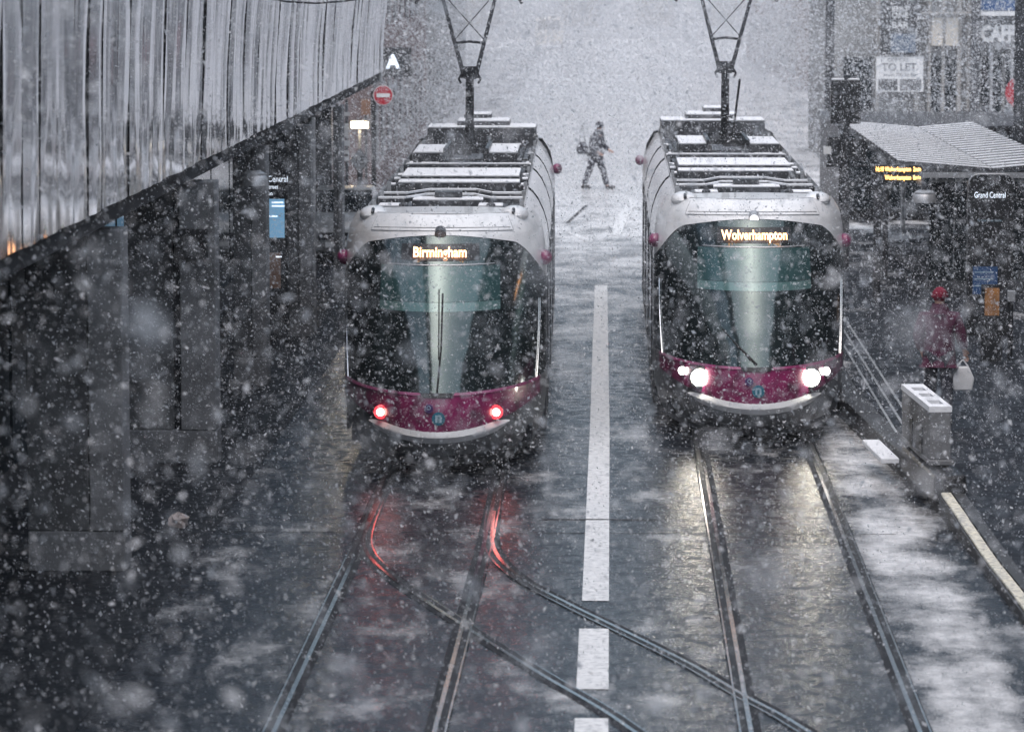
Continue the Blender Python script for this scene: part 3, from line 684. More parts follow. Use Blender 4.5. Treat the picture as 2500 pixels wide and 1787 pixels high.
for py, h_, w_ in ((279, .09, .08), (318, .30, .04), (350, .13, .08), (372, .08, .05), (388, .10, .05)):
    z = at(846, py, 84).z - PAVEZ; MB().box(-w_, w_, -.03, 0, z - h_ / 2, z + h_ / 2).build('notice', M['signwhite'], SB)
BB = empty('brown_board', (at(893, 262, 88).x, 88, PAVEZ), 0, 'dull brown board fixed on a thin post left of the no entry pole', 'board')
z = at(893, 262, 88).z - PAVEZ
MB().box(-.11, .11, -.03, 0, z - .19, z + .19).build('board', M['brown'], BB); MB().cyl((0, .04, 0), (0, .04, z), .03).build('post', M['dgrey'], BB)

# ------------------------------------------------------------------ parked car far left
def car(loc, rz, label):
    C_ = empty('parked_car', loc, rz, label, 'car')
    sec = [(-2.1, .72, .45, .75, .60), (-2.0, .82, .25, .90, .66), (-1.2, .88, .2, .98, .72), (-.7, .89, .2, 1.02, .74), (1.3, .89, .2, 1.05, .74), (2.0, .85, .25, 1.0, .68), (2.15, .76, .4, .9, .6)]
    MB().loft([[(-w_, y, zb), (-w_, y, zt - .2), (-w2, y, zt), (w2, y, zt), (w_, y, zt - .2), (w_, y, zb)] for y, w_, zb, zt, w2 in sec], closed=True).build('body', M['carpaint'], C_, True, bevel=.03)
    MB().loft([[(-w_, y, .98), (-w2, y, z), (w2, y, z), (w_, y, .98)] for y, w_, w2, z in ((-.85, .74, .72, 1.02), (-.2, .75, .60, 1.42), (.9, .75, .6, 1.45), (1.6, .74, .66, 1.06))], closed=True).build('cabin_glass', M['glass'], C_, True)
    MB().box(-.60, .60, -.18, .95, 1.425, 1.47).build('roof', M['carpaint'], C_, bevel=.02)
    for x in (-.8, .8):
        for y in (-1.35, 1.35):
            wh = MB().cyl((x - .11, y, .32), (x + .11, y, .32), .32, n=20).build('wheel', M['rubber'], C_); MB().cyl((x - .115, y, .32), (x + .115, y, .32), .2, n=16).build('rim', M['silver'], wh)
    for x in (-.62, .62):
        MB().ball((x, -2.08, .68), .1, 1.4, .5, .8, 12).build('headlight', M['signwhite'], C_, True); MB().ball((x * 1.55, -.55, 1.05), .09, 1, .6, .8, 10).build('wing_mirror', M['carpaint'], C_, True)
    MB().box(-.4, .4, -2.13, -2.08, .5, .66).build('grille', M['black'], C_)
    MB().box(-.26, .26, -2.15, -2.12, .36, .46).build('number_plate', M['signwhite'], C_)
    return C_
pc = ground(862, 640)
car((-5.75, 79.5, PAVEZ), 0, 'pale silver car parked beyond the colonnade, half hidden by the farthest pillar')

# ------------------------------------------------------------------ right: shelter
SH = empty('tram_shelter', (5.2, 66.9, .3), 0, 'platform shelter with a snowy butterfly roof of parallel slats', 'shelter')
ns = 21
sv = []
for wing in (0, 1):
    x0, z0, x1, z1 = ((0, 2.45, 1.70, 2.31) if wing == 0 else (1.72, 2.31, 2.95, 2.42))
    me = MB().loft([[(x, y, z) for x, z in ((x0, z0), (x1, z1))] for y, dz in ((0, 0),)]) if False else None
    def slat_pts(hz, th, y0, y1):
        return [(x0, y0, z0 + hz), (x1, y0, z1 + hz), (x1, y1, z1 + hz), (x0, y1, z0 + hz), (x0, y0, z0 + hz + th), (x1, y0, z1 + hz + th), (x1, y1, z1 + hz + th), (x0, y1, z0 + hz + th)]
    FF = [(0, 3, 2, 1), (4, 5, 6, 7), (0, 1, 5, 4), (1, 2, 6, 5), (2, 3, 7, 6), (3, 0, 4, 7)]
    me1 = MB().add(slat_pts(-.05, .07, 0, .50), FF).mesh('roof_slat', M['dgrey']); me2 = MB().add(slat_pts(.021, .007, .13, .49), FF).mesh('snow_cap', M['snow'])
    for k in range(ns):
        o = bpy.data.objects.new('roof_slat', me1); COL.objects.link(o); o.parent = SH; o.location = (0, k * .8, 0)
        s_ = bpy.data.objects.new('snow_cap', me2); COL.objects.link(s_); s_.parent = o
        pass
    MB().add(slat_pts(-.12, .03, 0, 16.6), FF).build('roof_sheet', M['dgrey'], SH)
MB().box(1.60, 1.80, -.05, 16.7, 2.14, 2.22).build('gutter_beam', M['dgrey'], SH)
MB().box(0, 2.9, -.06, -.01, 2.16, 2.26).build('front_fascia', M['galv'], SH)
for x, y in ((.05, 3.6), (1.35, .3), (1.35, 8.0), (1.35, 15.8), (.05, 15.8)):
    MB().cyl((x, y, 0), (x, y, 2.33), .055, n=12).build('post', M['galv' if x > 1 else 'dgrey'], SH)
for k in range(5):
    f = MB().box(.62 + k * .47, .62 + k * .47 + .45, .6, .63, .25, 2.05).build('glass_pane', M['glass'], SH); MB().box(.62 + k * .47, .62 + k * .47 + .45, .59, .64, 2.051, 2.09).build('pane_head', M['galv'], f)
for k in range(9):
    MB().box(2.88, 2.91, .8 + k * 1.7, .8 + k * 1.7 + 1.62, .25, 2.05).build('glass_pane', M['glass'], SH)
MB().box(.55, 2.9, .55, .68, .0, .24).build('base_rail', M['dgrey'], SH)
for k in range(4):
    MB().tube([(1.0 + k * .02, 3 + k * 2, .45), (1.5, 3 + k * 2, .45)], .03).build('perch_bar', M['galv'], SH)
# departure board
p0 = at(2130, 448, 65.8); p1 = at(2250, 402, 65.8)
DBd = empty('departure_board', ((p0.x + p1.x) / 2, 65.8, p0.z), 0, 'black departure board with amber text hanging at the shelter corner', 'display')
W2 = (p1.x - p0.x) / 2 + .02; H2 = p1.z - p0.z
MB().box(-W2, W2, 0, .16, 0, H2).build('case', M['black'], DBd, bevel=.015)
MB().cyl((-.1, .08, H2), (-.1, .08, 2.60 - p0.z), .025).build('hanger', M['dgrey'], DBd); MB().cyl((.3, .08, H2), (.3, .08, 2.60 - p0.z), .025).build('hanger', M['dgrey'], DBd)
text('board_text', '16:10 Wolverhampton  2min', .115, M['amber_led'], DBd, (W2 - .03, -.006, H2 * .74), ext=.002, align='RIGHT', sx=.60, bold=.003)
text('board_text', 'Wolverhampton  8min', .115, M['amber_led'], DBd, (W2 - .03, -.006, H2 * .30), ext=.002, align='RIGHT', sx=.60, bold=.003)
MB().cyl((-W2 + .12, .09, .0), (-W2 + .12, .09, -(p0.z - .3)), .07, n=12).build('post', M['dgrey'], DBd)
# lamp under the shelter
p = at(2256, 492, 64.5); pendant('pendant_lamp', p.x, 64.5, p.z, 2.5, 'grey bell lamp hanging in front of the dark shelter glass')
MB().box(-.04, .04, 0, 3.2, 2.5 - p.z - .06, 2.5 - p.z + .0).build('arm', M['dgrey'], [o for o in bpy.data.objects if o.name.startswith('pendant_lamp') and abs(o.location.y - 64.5) < .01][0])
# right totem
p = at(2420, 470, 60.0)
RT = empty('platform_totem', (p.x, 60.0, .3), 0, 'tall black platform totem with rounded top reading Grand Central', 'sign')
w_, h_ = .37, at(2420, 426, 60).z - .3
out = [(-w_, 0), (w_, 0), (w_, h_ - .16)] + [(w_ - .16 + .16 * math.cos(t), h_ - .16 + .16 * math.sin(t)) for t in (.4, .8, 1.2, 1.57)] + [(-w_ + .16 + .16 * math.cos(t), h_ - .16 + .16 * math.sin(t)) for t in (1.57, 1.95, 2.35, 2.75)] + [(-w_, h_ - .16)]
MB().loft([[(x, y, z) for x, z in out] for y in (0, .22)], closed=True).build('panel', M['black'], RT)
MB().tube([(x * 1.0, -.012, z) for x, z in out[2:]], .012, 6).build('edge_trim', M['galv'], RT)
text('lettering', 'Grand Central', .14, M['white_led'], RT, (-.02, -.008, h_ - .34), ext=.002, sx=.62)
text('lettering', 'for New Street Station', .06, M['logo_w'], RT, (-.02, -.008, h_ - .75), ext=.002, sx=.7)
MB().box(-.28, .12, -.015, -.002, h_ - 1.95, h_ - 1.5).build('timetable', M['blue'], RT)
for k in range(3): MB().box(-.25, .05, -.02, -.016, h_ - 1.6 - k * .11, h_ - 1.585 - k * .11).build('print_row', M['logo_w'], RT)
MB().box(-.16, .08, -.015, -.002, h_ - 2.32, h_ - 1.86 - .0).build('poster', M['orange'], RT) if False else None
p = at(2422, 737, 56)
OP = empty('orange_poster_case', (p.x, 56, .3), 0, 'orange poster in a slim dark case on the platform', 'poster')
z = p.z - .3
MB().box(-.16, .16, .01, .08, 0, z + .26).build('case', M['black'], OP); MB().box(-.11, .11, -.002, .009, z - .21, z + .21).build('poster', M['orange'], OP)
p = at(2474, 728, 56); VM = empty('ticket_validator', (p.x, 56.3, .3), 0, 'small pale validator box on a dark post beside the orange poster', 'machine')
z = p.z - .3
MB().cyl((0, .05, 0), (0, .05, z), .04).build('post', M['black'], VM); MB().box(-.06, .06, -.05, .04, z - .08, z + .09).build('box', M['galv'], VM, bevel=.01)
# kiosk / dark glazed block closing the platform behind the shelter
KB = empty('glazed_kiosk', (5.0, 86.5, .3), 0, 'dark glazed kiosk standing behind the shelter', 'kiosk')
MB().box(.35, 7.5, .1, 8, 0, 2.15).build('walls', M['black'], KB)
for k in range(6): MB().box(.4 + k * 1.15, .4 + k * 1.15 + 1.08, .0, .09, .3, 2.0).build('window', M['glass'], KB)
MB().box(.3, 7.6, -.05, 8.1, 2.16, 2.22).build('roof', M['dgrey'], KB)
DS = empty('dark_office_building', (8.8, 10, 0), 0, 'dark stone building running along the back of the platform', 'building')
MB().box(0, 12, -60, 71, 0.1, 10.5).build('wall', M['blackm'], DS)
for k in range(14):
    for z in (1.0, 4.6, 7.8): MB().box(-.05, -.002, -24 + k * 6.7, -24 + k * 6.7 + 4.6, z, z + 2.4).build('window', M['glass'], DS)
# end parapet at the foot of the platform
PX = empty('platform_end_barrier', (3.74, 42.9, .27), 0, 'pale box barrier with slotted top at the near end of the platform', 'barrier')
ang = math.atan2(3.74 - 3.60, 2.2)
PX.rotation_euler = (0, 0, ang)
mb = MB(); mb.box(0, .25, 0, 2.3, .30, .86); mb.build('panel_body', M['concrete'], PX, bevel=.015)
mb = MB()
for x0, x1, y0, y1 in ((-.01, .05, 0, 2.3), (.20, .26, 0, 2.3), (.0501, .1999, 0, .25), (.0501, .1999, .62, 1.0), (.0501, .1999, 1.3, 1.6), (.0501, .1999, 1.95, 2.3)): mb.box(x0, x1, y0, y1, .862, .93)
mb.build('slotted_top', M['snow'], PX)
for y in (.26, 1.01, 1.61): MB().box(.052, .198, y, y + .3, .861, .866).build('slot', M['black'], PX)
for y, r_ in ((.55, .12), (1.35, .12)):
    MB().box(-.012, -.002, y, y + .2, .31, .62).build('side_opening', M['black'], PX, bevel=.0)
MB().box(-.01, .28, -.05, 2.35, .24, .30).build('ledge', M['concrete'], PX, bevel=.01)
MB().box(-.02, .36, -.55, 2.2, -.15, .20).build('base', M['black'], PX, bevel=.05)
MB().box(-.30, -.08, 1.9, 3.7, .0, .06).build('ramp_plate', M['snow'], PX, bevel=.01)

# ------------------------------------------------------------------ traffic signal on the right beyond the tram
p = at(2063, 640, 73.5)
SG = empty('signal_mast', (p.x, 73.5, .3), 0, 'dark mast with a large black cabinet on top, left of the shelter', 'signal')
MB().cyl((0, 0, 0), (0, 0, 3.9 - .3), .075, n=12).build('pole', M['dgrey'], SG)
zt, zb = at(2063, 196, 73.5).z - .3, at(2063, 302, 73.5).z - .3
MB().box(-.32, .27, -.16, .12, zb, zt).build('cabinet', M['black'], SG, bevel=.02)
MB().box(-.30, .25, -.14, .10, zt + .001, zt + .03).build('snow_cap', M['snow'], SG, bevel=.01); MB().box(-.06, .02, -.19, -.14, zt - .12, zt + .06).build('lifting_eye', M['dgrey'], SG)
zc = at(2063, 368, 73.5).z - .3
MB().box(-.38, -.10, -.2, .1, zc - .25, zc + .28).build('signal_head', M['black'], SG, bevel=.02); MB().box(.05, .40, -.2, .1, zc - .2, zc + .25).build('signal_head', M['black'], SG, bevel=.02)
for k in range(3):
    MB().cyl((-.24, -.26, zc - .16 + .17 * k), (-.24, -.2, zc - .16 + .17 * k), .07, n=14).build('signal_visor', M['dgrey'], SG); MB().cyl((.22, -.26, zc - .12 + .15 * k), (.22, -.2, zc - .12 + .15 * k), .06, n=14).build('signal_visor', M['dgrey'], SG)
MB().box(-.46, -.31, -.24, -.21, zc - .06, zc + .09).build('white_plate', M['signwhite'], SG)
MB().cyl((-.4, 0, zc - .3), (.42, 0, zc - .3), .03).build('cross_arm', M['dgrey'], SG)

# ------------------------------------------------------------------ right background: shopfront block facing the camera
YB = 106.0
def XB(px, Y=YB): return at(px, 0, Y).x
def ZB(py, Y=YB): return at(1491, py, Y).z
CB = empty('shop_building', (XB(2040), YB, 0), 0, 'grey stone shop building with pilasters and a caffe on its ground floor', 'building')
bx = XB(2040)
MB().box(0, 22, .3, 14, .1, 15).build('wall', M['stone2'], CB)
for px, w_, m_ in ((2145, .1, 'stone'), (2240, .14, 'stone'), (2271, .09, 'stone'), (2305, .09, 'stone'), (2344, .12, 'stone'), (2368, .1, 'stone')):
    MB().box(XB(px) - bx - w_ / 2, XB(px) - bx + w_ / 2, .0, .295, .1, 14).build('pilaster', M[m_], CB, bevel=.02)
for a, b in ((2062, 2132), (2276, 2301), (2310, 2339), (2400, 2450), (2460, 2520), (2530, 2600)):
    for z0, z1 in ((.8, 3.6), (7.6, 9.8), (11, 13.2)):
        wn_ = MB().box(XB(a) - bx, XB(b) - bx, .22, .29, z0, z1).build('window', M['glass'], CB); MB().box(XB(a) - bx - .05, XB(b) - bx + .05, .15, .29, z0 - .12, z0 - .003).build('sill', M['stone'], wn_)
MB().box(XB(2245) - bx, XB(2372) - bx, -.18, -.003, ZB(36), ZB(30)).build('cornice', M['stone'], CB, bevel=.02)
MB().box(XB(2370) - bx, XB(2391) - bx, -.35, -.01, .1, 13).build('dark_column', M['dgrey'], CB, bevel=.02)
MB().box(XB(2393) - bx, XB(2620) - bx, -.2, .2, ZB(26), ZB(-60)).build('blue_fascia', M['blue'], CB)
MB().box(XB(2393) - bx, XB(2620) - bx, -.28, .2, ZB(39), ZB(28)).build('ledge', M['signwhite'], CB)
MB().box(XB(2393) - bx, XB(2620) - bx, -.02, .2, ZB(118), ZB(41)).build('sign_band', M['concrete'], CB)
text('shop_lettering', 'CAFFÈ', .62, M['signwhite'], CB, (XB(2396) - bx, -.04, ZB(84)), ext=.03, align='LEFT', sx=.66, bold=.03)
for a, b in ((2276, 2304), (2310, 2342)):
    MB().box(XB(a) - bx, XB(b) - bx, .0, .14, ZB(112), ZB(44)).build('cream_poster', M['cream'], CB)
for px in (2420, 2470): MB().box(XB(px) - bx, XB(px) - bx + .08, .05, .3, .1, ZB(120)).build('shopfront_mullion', M['galv'], CB)
# banners
B1 = empty('hanging_banner', (XB(2195), YB - .45, ZB(66)), 0, 'tall grey banner lettered BEAT ONE BAR above the to let board', 'banner')
hw = (XB(2245) - XB(2145)) / 2 - .03
MB().box(-hw, hw, 0, .05, ZB(134) - ZB(66), ZB(-12) - ZB(66)).build('cloth', M['concrete_d'], B1)
for t_, py, s_, k_ in (('BEAT', 23, .19, 1.1), ('ONE', 38, .21, 1.1), ('BAR', 62, .25, 1.05)):
    text('banner_text', t_, s_, M['signwhite'], B1, (-.0, -.008, ZB(py) - ZB(66)), ext=.003, sx=k_, bold=.004)
MB().box(-hw + .3, hw - .1, -.012, -.001, ZB(128) - ZB(66), ZB(82) - ZB(66)).build('banner_picture', M['dullblue'], B1)
for z in (ZB(-12) - ZB(66), ZB(134) - ZB(66)): MB().cyl((-hw - .04, .08, z), (hw + .04, .08, z), .03).build('banner_rail', M['galv'], B1)
B2 = empty('to_let_board', (XB(2196), YB - .4, ZB(180)), 0, 'white board reading OFFICES TO LET under the banner', 'sign')
hw = (XB(2254) - XB(2139)) / 2; zt, zb = ZB(138) - ZB(180), ZB(223) - ZB(180)
MB().box(-hw, hw, 0, .06, zb, zt).build('board', M['signwhite'], B2)
text('board_text', 'OFFICES', .15, M['signgrey'], B2, (-.05, -.006, ZB(146) - ZB(180)), ext=.002, sx=1.1)
text('board_text', 'TO LET', .30, M['signgrey'], B2, (-.02, -.006, ZB(164) - ZB(180)), ext=.002, sx=1.0, bold=.006)
text('board_text', 'From 700 Sq Ft', .14, M['signgrey'], B2, (-.02, -.006, ZB(182) - ZB(180)), ext=.002, sx=1.0)
for a, b in ((2144, 2191), (2197, 2249)): MB().box(XB(a) - XB(2196), XB(b) - XB(2196), -.01, -.001, ZB(220) - ZB(180), ZB(192) - ZB(180)).build('photo_panel', M['concrete'], B2)
# dark street column
o = MB().cyl((at(2026, 100, 98).x, 98, 0), (at(2026, 100, 98).x, 98, 9), .13, .11, n=14).build('lamp_column', M['dgrey'], None, True); tag(o, 'tall dark street column rising behind the signal mast', 'column')
# red awning sign + small lamp on the far right
RS = empty('red_round_sign', (at(2492, 226, 100).x, 100, .3), 0, 'big blurred red round sign on a post in front of the caffe', 'sign')
z = at(2492, 226, 100).z - .3
MB().cyl((0, -.06, z), (0, 0, z), .42, n=28).build('disc', M['red'], RS); MB().cyl((0, .05, 0), (0, .05, z), .05).build('post', M['black'], RS)

# ------------------------------------------------------------------ street walls fading into the snow
def block(name, x0, x1, y0, y1, h, mat, label, face, wins=True, cat='building'):
    B = empty(name, (x0, y0, 0), 0, label, cat)
    MB().box(0, x1 - x0, 0, y1 - y0, .05, h).build('wall', M[mat], B)
    MB().box(-.2, x1 - x0 + .2, -.2, y1 - y0 + .2, h + .003, h + .35).build('cornice', M['stone'], B)
    if wins:
        n = int((y1 - y0) / 3)
        for k in range(n):
            y = 1.0 + k * 3.0
            for z in (1.0, 4.6, 8.2, 11.4):
                if z + 2 > h: continue
                xx = (x1 - x0) if face > 0 else 0
                MB().box(min(xx, xx + face * .04) + .001 * face, max(xx, xx + face * .04) + .001 * face, y, y + 1.5, z, z + 2.1).build('window', M['farwin'], B)
        m = int((x1 - x0) / 3)
        for k in range(m):
            for z in (1.0, 4.6, 8.2, 11.4):
                if z + 2 > h: continue
                MB().box(.8 + k * 3, 2.2 + k * 3, -.04, -.001, z, z + 2.1).build('window', M['farwin'], B)
    return B
block('terrace_building', -30, -6.3, 97, 126, 12.8, 'brick', 'dark brick building behind the no entry sign', 1)
block('terrace_building', -34, -6.6, 127, 168, 13.2, 'stone2', 'grey building fading into the snow beyond the dark brick one', 1)
block('terrace_building', 10.5, 36, 124, 165, 13, 'stone', 'pale stone building fading into the snow beyond the shop building', -1)
block('terrace_building', 8.6, 34, 172, 236, 12.5, 'brick', 'faint brick building far up the street behind the shelter', -1)
# pinkish poster on the left terrace
MB().box(0, 1.6, 0, .05, 0, 1.6).build('pink_hoarding', M['red'], None, loc=(-7.9, 96.85, 3.6)); tag(bpy.data.objects['pink_hoarding'], 'faded pink hoarding on the dark brick wall above the letter A', 'hoarding')
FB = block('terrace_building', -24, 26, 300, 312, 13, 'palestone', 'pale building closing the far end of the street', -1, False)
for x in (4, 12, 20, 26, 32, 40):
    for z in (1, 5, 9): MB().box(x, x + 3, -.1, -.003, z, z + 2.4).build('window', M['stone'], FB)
# a pale van waiting far up the street
VN = empty('delivery_van', (-4.4, 262, 0), 0, 'faint pale van far up the white street, above the left tram roof', 'van')
MB().loft([[(x * 1.0, y, z) for x, z in ((-.95, .35), (-1.0, 1.2), (-.92, zt_), (.92, zt_), (1.0, 1.2), (.95, .35))] for y, zt_ in ((0, 1.2), (.6, 1.35), (1.3, 2.2), (5.2, 2.25))], closed=True).build('body', M['cream'], VN, True, bevel=.05)
MB().add([(-.8, .57, 1.38), (.8, .57, 1.38), (.75, 1.22, 2.1), (-.75, 1.22, 2.1)], [(0, 1, 2, 3)]).build('windscreen', M['glass'], VN)
for x in (-.9, .9):
    for y in (.9, 4.2): MB().cyl((x - .1, y, .35), (x + .1, y, .35), .35, n=16).build('wheel', M['rubber'], VN)

# ------------------------------------------------------------------ people
def skin_mesh(name, verts, edges, radii, mat, parent, sub=2):
    me = bpy.data.meshes.new(name); me.from_pydata(verts, edges, []); o = bpy.data.objects.new(name, me); COL.objects.link(o)
    m = o.modifiers.new('s', 'SKIN'); m.use_smooth_shade = True
    for i, r_ in enumerate(radii):
        sv_ = me.skin_vertices[0].data[i]; sv_.radius = r_ if isinstance(r_, tuple) else (r_, r_); sv_.use_root = (i == 0)
    sb = o.modifiers.new('u', 'SUBSURF'); sb.levels = sub; sb.render_levels = sub
    bpy.context.view_layer.update()
    mm = bpy.data.meshes.new_from_object(o.evaluated_get(bpy.context.evaluated_depsgraph_get())); bpy.data.objects.remove(o)
    mm.materials.clear(); mm.materials.append(mat)
    mm.polygons.foreach_set('use_smooth', [True] * len(mm.polygons))
    o = bpy.data.objects.new(name, mm); COL.objects.link(o); o.parent = parent; return o
def person(loc, rz, label, coat, trousers, hat, stride=.0, lean=0.0, armL=None, armR=None, long_coat=.70, hgt=1.0, hatmat=None, group=None):
    """faces local -Y"""
    P = empty('person', loc, rz, label, 'person', group); P.scale = (hgt,) * 3
    ly = -stride; ry = stride
    aL = armL or [(.21, 0, 1.40), (.27, .04, 1.14), (.25, -.06, .90)]
    aR = armR or [(-.21, 0, 1.40), (-.27, .04, 1.14), (-.25, -.06, .90)]
    le = -lean
    V = [(0, 0, .95), (0, le * .3, 1.15), (0, le * .7, 1.38), (0, le, 1.50), (0, le * 1.15 - .01, 1.60), (0, le * 1.2 - .02, 1.70),
         (.10, 0, .88), (.11, ly * .5 - .03, .50), (.11, ly, .09), (.12, ly - .16, .04),
         (-.10, 0, .88), (-.11, ry * .5 - .03, .50), (-.11, ry, .09), (-.12, ry - .16, .04)]
    V += [(x, y + le * .7, z) for x, y, z in aL] + [(x, y + le * .7, z) for x, y, z in aR]
    hl = Vector(V[16]) + (Vector(V[16]) - Vector(V[15])).normalized() * .12; hr = Vector(V[19]) + (Vector(V[19]) - Vector(V[18])).normalized() * .12
    V += [tuple(hl), tuple(hr)]
    E = [(0, 1), (1, 2), (2, 3), (3, 4), (4, 5), (0, 6), (6, 7), (7, 8), (8, 9), (0, 10), (10, 11), (11, 12), (12, 13), (2, 14), (14, 15), (15, 16), (16, 20), (2, 17), (17, 18), (18, 19), (19, 21)]
    Rd = [(.15, .10), (.13, .09), (.16, .10), .055, (.075, .085), (.07, .08), .085, .055, .04, .035, .085, .055, .04, .035, .055, .045, .035, .055, .045, .035, .03, .03]
    skin_mesh('body', V, E, Rd, M['skin'], P)
    # coat: torso + sleeves + skirt
    zc_ = long_coat
    CV = [(0, 0, .95), (0, le * .3, 1.15), (0, le * .7, 1.38), (0, le * .95, 1.49), (0, .0, zc_)] + V[14:17] + V[17:20]
    CE = [(0, 1), (1, 2), (2, 3), (0, 4), (2, 5), (5, 6), (6, 7), (2, 8), (8, 9), (9, 10)]
    CR = [(.23, .17), (.21, .16), (.23, .16), (.11, .10), (.26, .19), .10, .085, .065, .10, .085, .065]
    skin_mesh('coat', CV, CE, CR, M[coat], P)
    TV = [(0, 0, .93)] + V[6:9] + V[10:13]; TE = [(0, 1), (1, 2), (2, 3), (0, 4), (4, 5), (5, 6)]
    skin_mesh('trousers', TV, TE, [(.17, .13), .115, .09, .078, .115, .09, .078], M[trousers], P)
    for k, sd in ((9, 1), (13, -1)):
        v = V[k]; MB().ball((v[0], v[1] + .07, .055), .075, .85, 2.2, .8, 12).build('shoe', M['black'], P, True)
    hm = M[hatmat or hat]; hx, hy, hz = V[5]
    MB().ball((hx, hy + .012, hz + .0), .106, .95, 1.08, 1.0, 14).build('hat', hm, P, True); MB().lathe((hx, hy + .02, hz - .03), [(.112, 0), (.118, .03), (.110, .06)], 16).build('hat_band', hm, P, True)
    MB().lathe((0, le + .0, 1.45), [(.15, 0), (.13, .05), (.105, .10), (.10, .14)], 16).build('hood_collar', M[coat], P, True)
    for sd in (-1, 1): MB().ball((sd * .035, hy - .10, hz - .055), .012, n=8).build('eye', M['black'], P)
    MB().ball((0, hy - .118, hz - .09), .018, .8, 1.2, 1.3, 8).build('nose', M['skin'], P)
    MB().box(-.025, .025, hy - .105, hy - .09, hz - .128, hz - .120).build('mouth', M['hat_r'], P)
    # fingers
    for wrist, hand in ((Vector(V[16]), hl), (Vector(V[19]), hr)):
        d = (hand - wrist).normalized(); s_ = d.orthogonal().normalized(); f = MB()
        for k, ln in enumerate((.06, .075, .07, .055)): 
            b_ = hand - d * .02 + s_ * (k - 1.5) * .018; f.tube([b_, b_ + d * ln * .6, b_ + d * ln + d.cross(s_) * .015], .009, 6)
        f.tube([wrist + d * .03, wrist + d * .05 + s_ * .05, wrist + d * .09 + s_ * .06], .01, 6); f.build('fingers', M['skin'], P)
    return P
def bag(parent_loc, name, mat, w_, h_, label, rz=0, strap=.5, cat='bag'):
    B = empty(name, parent_loc, rz, label, cat)
    MB().loft([[(-w_ * k, -.06 * k, z), (w_ * k, -.06 * k, z), (w_ * k, .06 * k, z), (-w_ * k, .06 * k, z)] for z, k in ((0, .85), (h_ * .5, 1.0), (h_, .55))], closed=True).build('pouch', M[mat], B, True, bevel=.02)
    MB().tube([(-w_ * .5, 0, h_), (-.01, 0, h_ + strap), (.01, 0, h_ + strap), (w_ * .5, 0, h_)], .01, 6).build('handle', M[mat], B)
    return B
pp = at(2292, 900, 48.5)
person((pp.x, 48.5, .3), R(175), 'person in a purple coat and crimson hat walking away along the platform', 'coat_p', 'coat_d', 'hat_r', stride=.18, lean=.03,
       armL=[(.21, 0, 1.40), (.28, .05, 1.16), (.22, -.06, .95)], armR=[(-.21, 0, 1.40), (-.29, .02, 1.15), (-.33, -.02, .98)], long_coat=.76, hgt=1.0)
bag((pp.x + .31, 48.47, .74), 'carrier_bag', 'bag_w', .15, .32, 'white plastic carrier bag hanging from the hand of the person in purple', R(12), .08)
pw = ground(1453, 462)
person((pw.x, pw.y, 0), R(62), 'hooded person in dark clothes striding across the white road between the trams', 'coat_d', 'coat_d', 'coat_d', stride=.30, lean=.10,
       armL=[(.21, 0, 1.38), (.27, -.02, 1.14), (.20, -.24, 1.04)], armR=[(-.21, 0, 1.38), (-.28, .06, 1.12), (-.24, -.14, 1.0)], long_coat=.80, hgt=1.05)
bag((pw.x - .36, pw.y - .1, .98), 'shoulder_bag', 'coat_d', .17, .34, 'dark shoulder bag slung behind the hooded walker', R(10), .45)
for px, Y, ct, rz, lab in ((2106, 96, 'coat_r', R(170), 'person in a rust red coat beyond the shelter roof'), (2170, 97, 'coat_d', R(10), 'person in a dark coat under the to let board, left of another'), (2230, 98, 'coat_d', R(-30), 'person in a dark coat by the shop pilasters, right of another')):
    person((at(px, 300, Y).x, Y, .3), rz, lab, ct, 'coat_d', 'coat_d', stride=.15, group='people on the far pavement' if False else None, hgt=1.03)

# ------------------------------------------------------------------ haze and falling snow
hz_ = MB().box(-620, 620, -62, 1420, -1.5, 15.3)
HZ = tag(hz_.build('haze', M['snow']), 'thin pale snowy air filling the street', 'haze', kind='stuff')
hm = bpy.data.materials.new('haze_air'); hm.use_nodes = True; n = hm.node_tree; n.nodes.clear()
o_ = n.nodes.new('ShaderNodeOutputMaterial'); pvn = n.nodes.new('ShaderNodeVolumePrincipled')
pvn.inputs['Color'].default_value = (.93, .95, 1, 1); pvn.inputs['Density'].default_value = .0004; pvn.inputs['Anisotropy'].default_value = 0.2
n.links.new(pvn.outputs[0], o_.inputs['Volume']); HZ.data.materials.clear(); HZ.data.materials.append(hm)

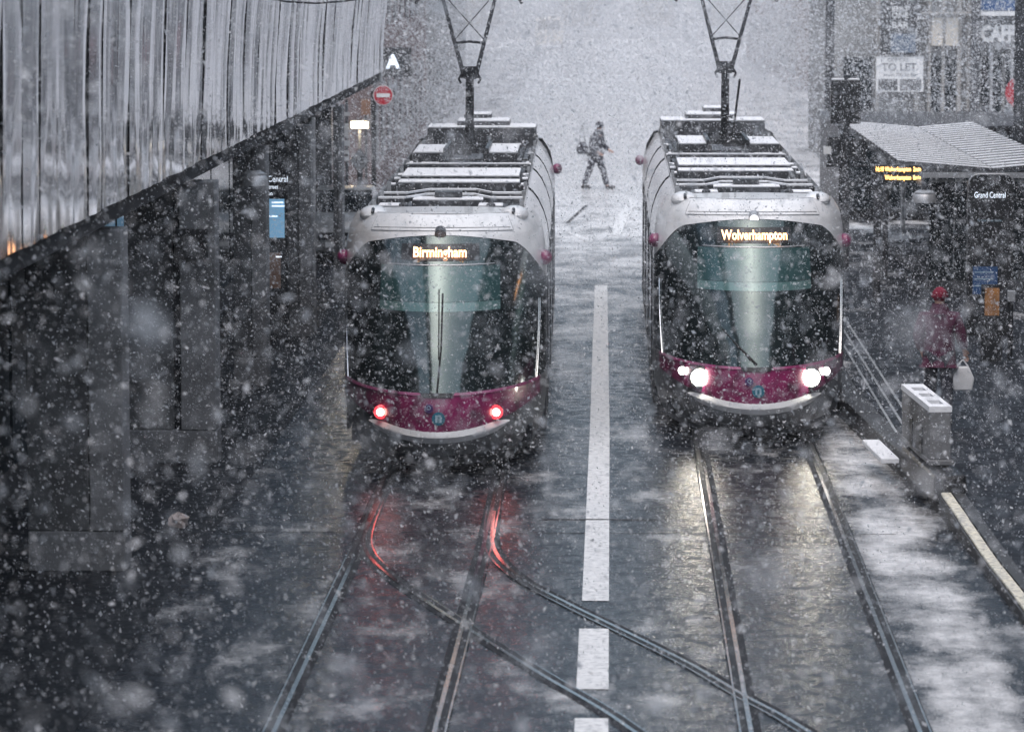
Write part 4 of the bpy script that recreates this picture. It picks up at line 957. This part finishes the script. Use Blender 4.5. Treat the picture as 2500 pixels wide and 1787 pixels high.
def snowfall(name, zmin, zmax, dens, med, label, far=False):
    zs = np.linspace(zmin, zmax, 500)   # a wedge wider than the view, uniform per cubic metre
    def wx(z): return .30 * z + 3.5
    def wy(z): return .215 * z + 2.0
    area = wx(zs) * wy(zs); cum = np.concatenate([[0], np.cumsum((area[1:] + area[:-1]) / 2 * np.diff(zs))])
    N_ = int(cum[-1] * dens)
    Z = np.interp(rng.random(N_) * cum[-1], cum, zs)
    X = (rng.random(N_) - .5) * wx(Z); Yv = (rng.random(N_) - .5) * wy(Z)
    P = np.array([[*CAM]]) + np.stack([X, Yv, -Z], 1) @ np.array(RM).T
    keep = (P[:, 2] > .02) & (P[:, 2] < 15)
    def out(x0, x1, y0, y1, z0, z1):
        return ~((P[:, 0] > x0) & (P[:, 0] < x1) & (P[:, 1] > y0) & (P[:, 1] < y1) & (P[:, 2] > z0) & (P[:, 2] < z1))
    keep &= out(-3.7, -.8, 45, 70, 0, 3.2) & out(.55, 3.3, 48, 73, 0, 3.2) & out(-60, -4.9, -60, 82, 3.6, 20) & out(-60, -6.2, -60, 82, 0, 3.6)
    if far: keep &= (P[:, 1] > 91) & out(-200, -6.3, 96, 400, -1, 13) & out(6.2, 200, 105, 122, -1, 15) & out(10.5, 200, 122, 166, -1, 13) & out(8.6, 200, 170, 400, -1, 13)
    P = P[keep]; N_ = len(P)
    # each flake: a small folded, ragged, elongated blade
    ln = np.clip(rng.lognormal(math.log(med), .45, N_), .003, .03 if not far else .055)
    wd = ln * rng.uniform(.28, .65, N_)
    d = rng.normal(size=(N_, 3)); d[:, 2] -= .8; d[:, 0] += .5; d /= np.linalg.norm(d, axis=1)[:, None]
    a = rng.normal(size=(N_, 3)); a -= (a * d).sum(1)[:, None] * d; a /= np.linalg.norm(a, axis=1)[:, None]; b = np.cross(d, a)
    L1 = d * ln[:, None]; A = a * wd[:, None]; B = b * wd[:, None]
    k1 = rng.uniform(-.5, .5, (N_, 1))
    V = np.stack([P - L1, P + A + L1 * k1 + B * .5, P + L1, P - A - L1 * k1 * .5 + B * .5], 1).reshape(-1, 3)
    base = (np.arange(N_) * 4)[:, None]
    F = base + np.array([[0, 1, 2, 3]])
    me = bpy.data.meshes.new(name); me.vertices.add(len(V)); me.vertices.foreach_set('co', V.ravel())
    me.loops.add(F.size); me.loops.foreach_set('vertex_index', F.ravel().astype(np.int32)); me.polygons.add(len(F))
    me.polygons.foreach_set('loop_start', np.arange(len(F), dtype=np.int32) * 4); me.polygons.foreach_set('loop_total', np.full(len(F), 4, dtype=np.int32))
    me.update(); me.materials.append(M['flake'])
    o = bpy.data.objects.new(name, me); COL.objects.link(o); tag(o, label, 'snowflakes', kind='stuff')
    print('flakes', N_)
snowfall('near_snow', 2.8, 9, 34, .0120, 'large soft snowflakes falling close by')
snowfall('falling_snow', 8.5, 62, 58, .0080, 'dense falling snowflakes filling the air around the trams')
snowfall('middle_snow', 62, 92, 17, .0105, 'falling snowflakes around the far ends of the trams')
snowfall('distant_snow', 90, 190, 36, .025, 'falling snowflakes far up the street', True)  # flakes enlarged and packed to act as distance haze
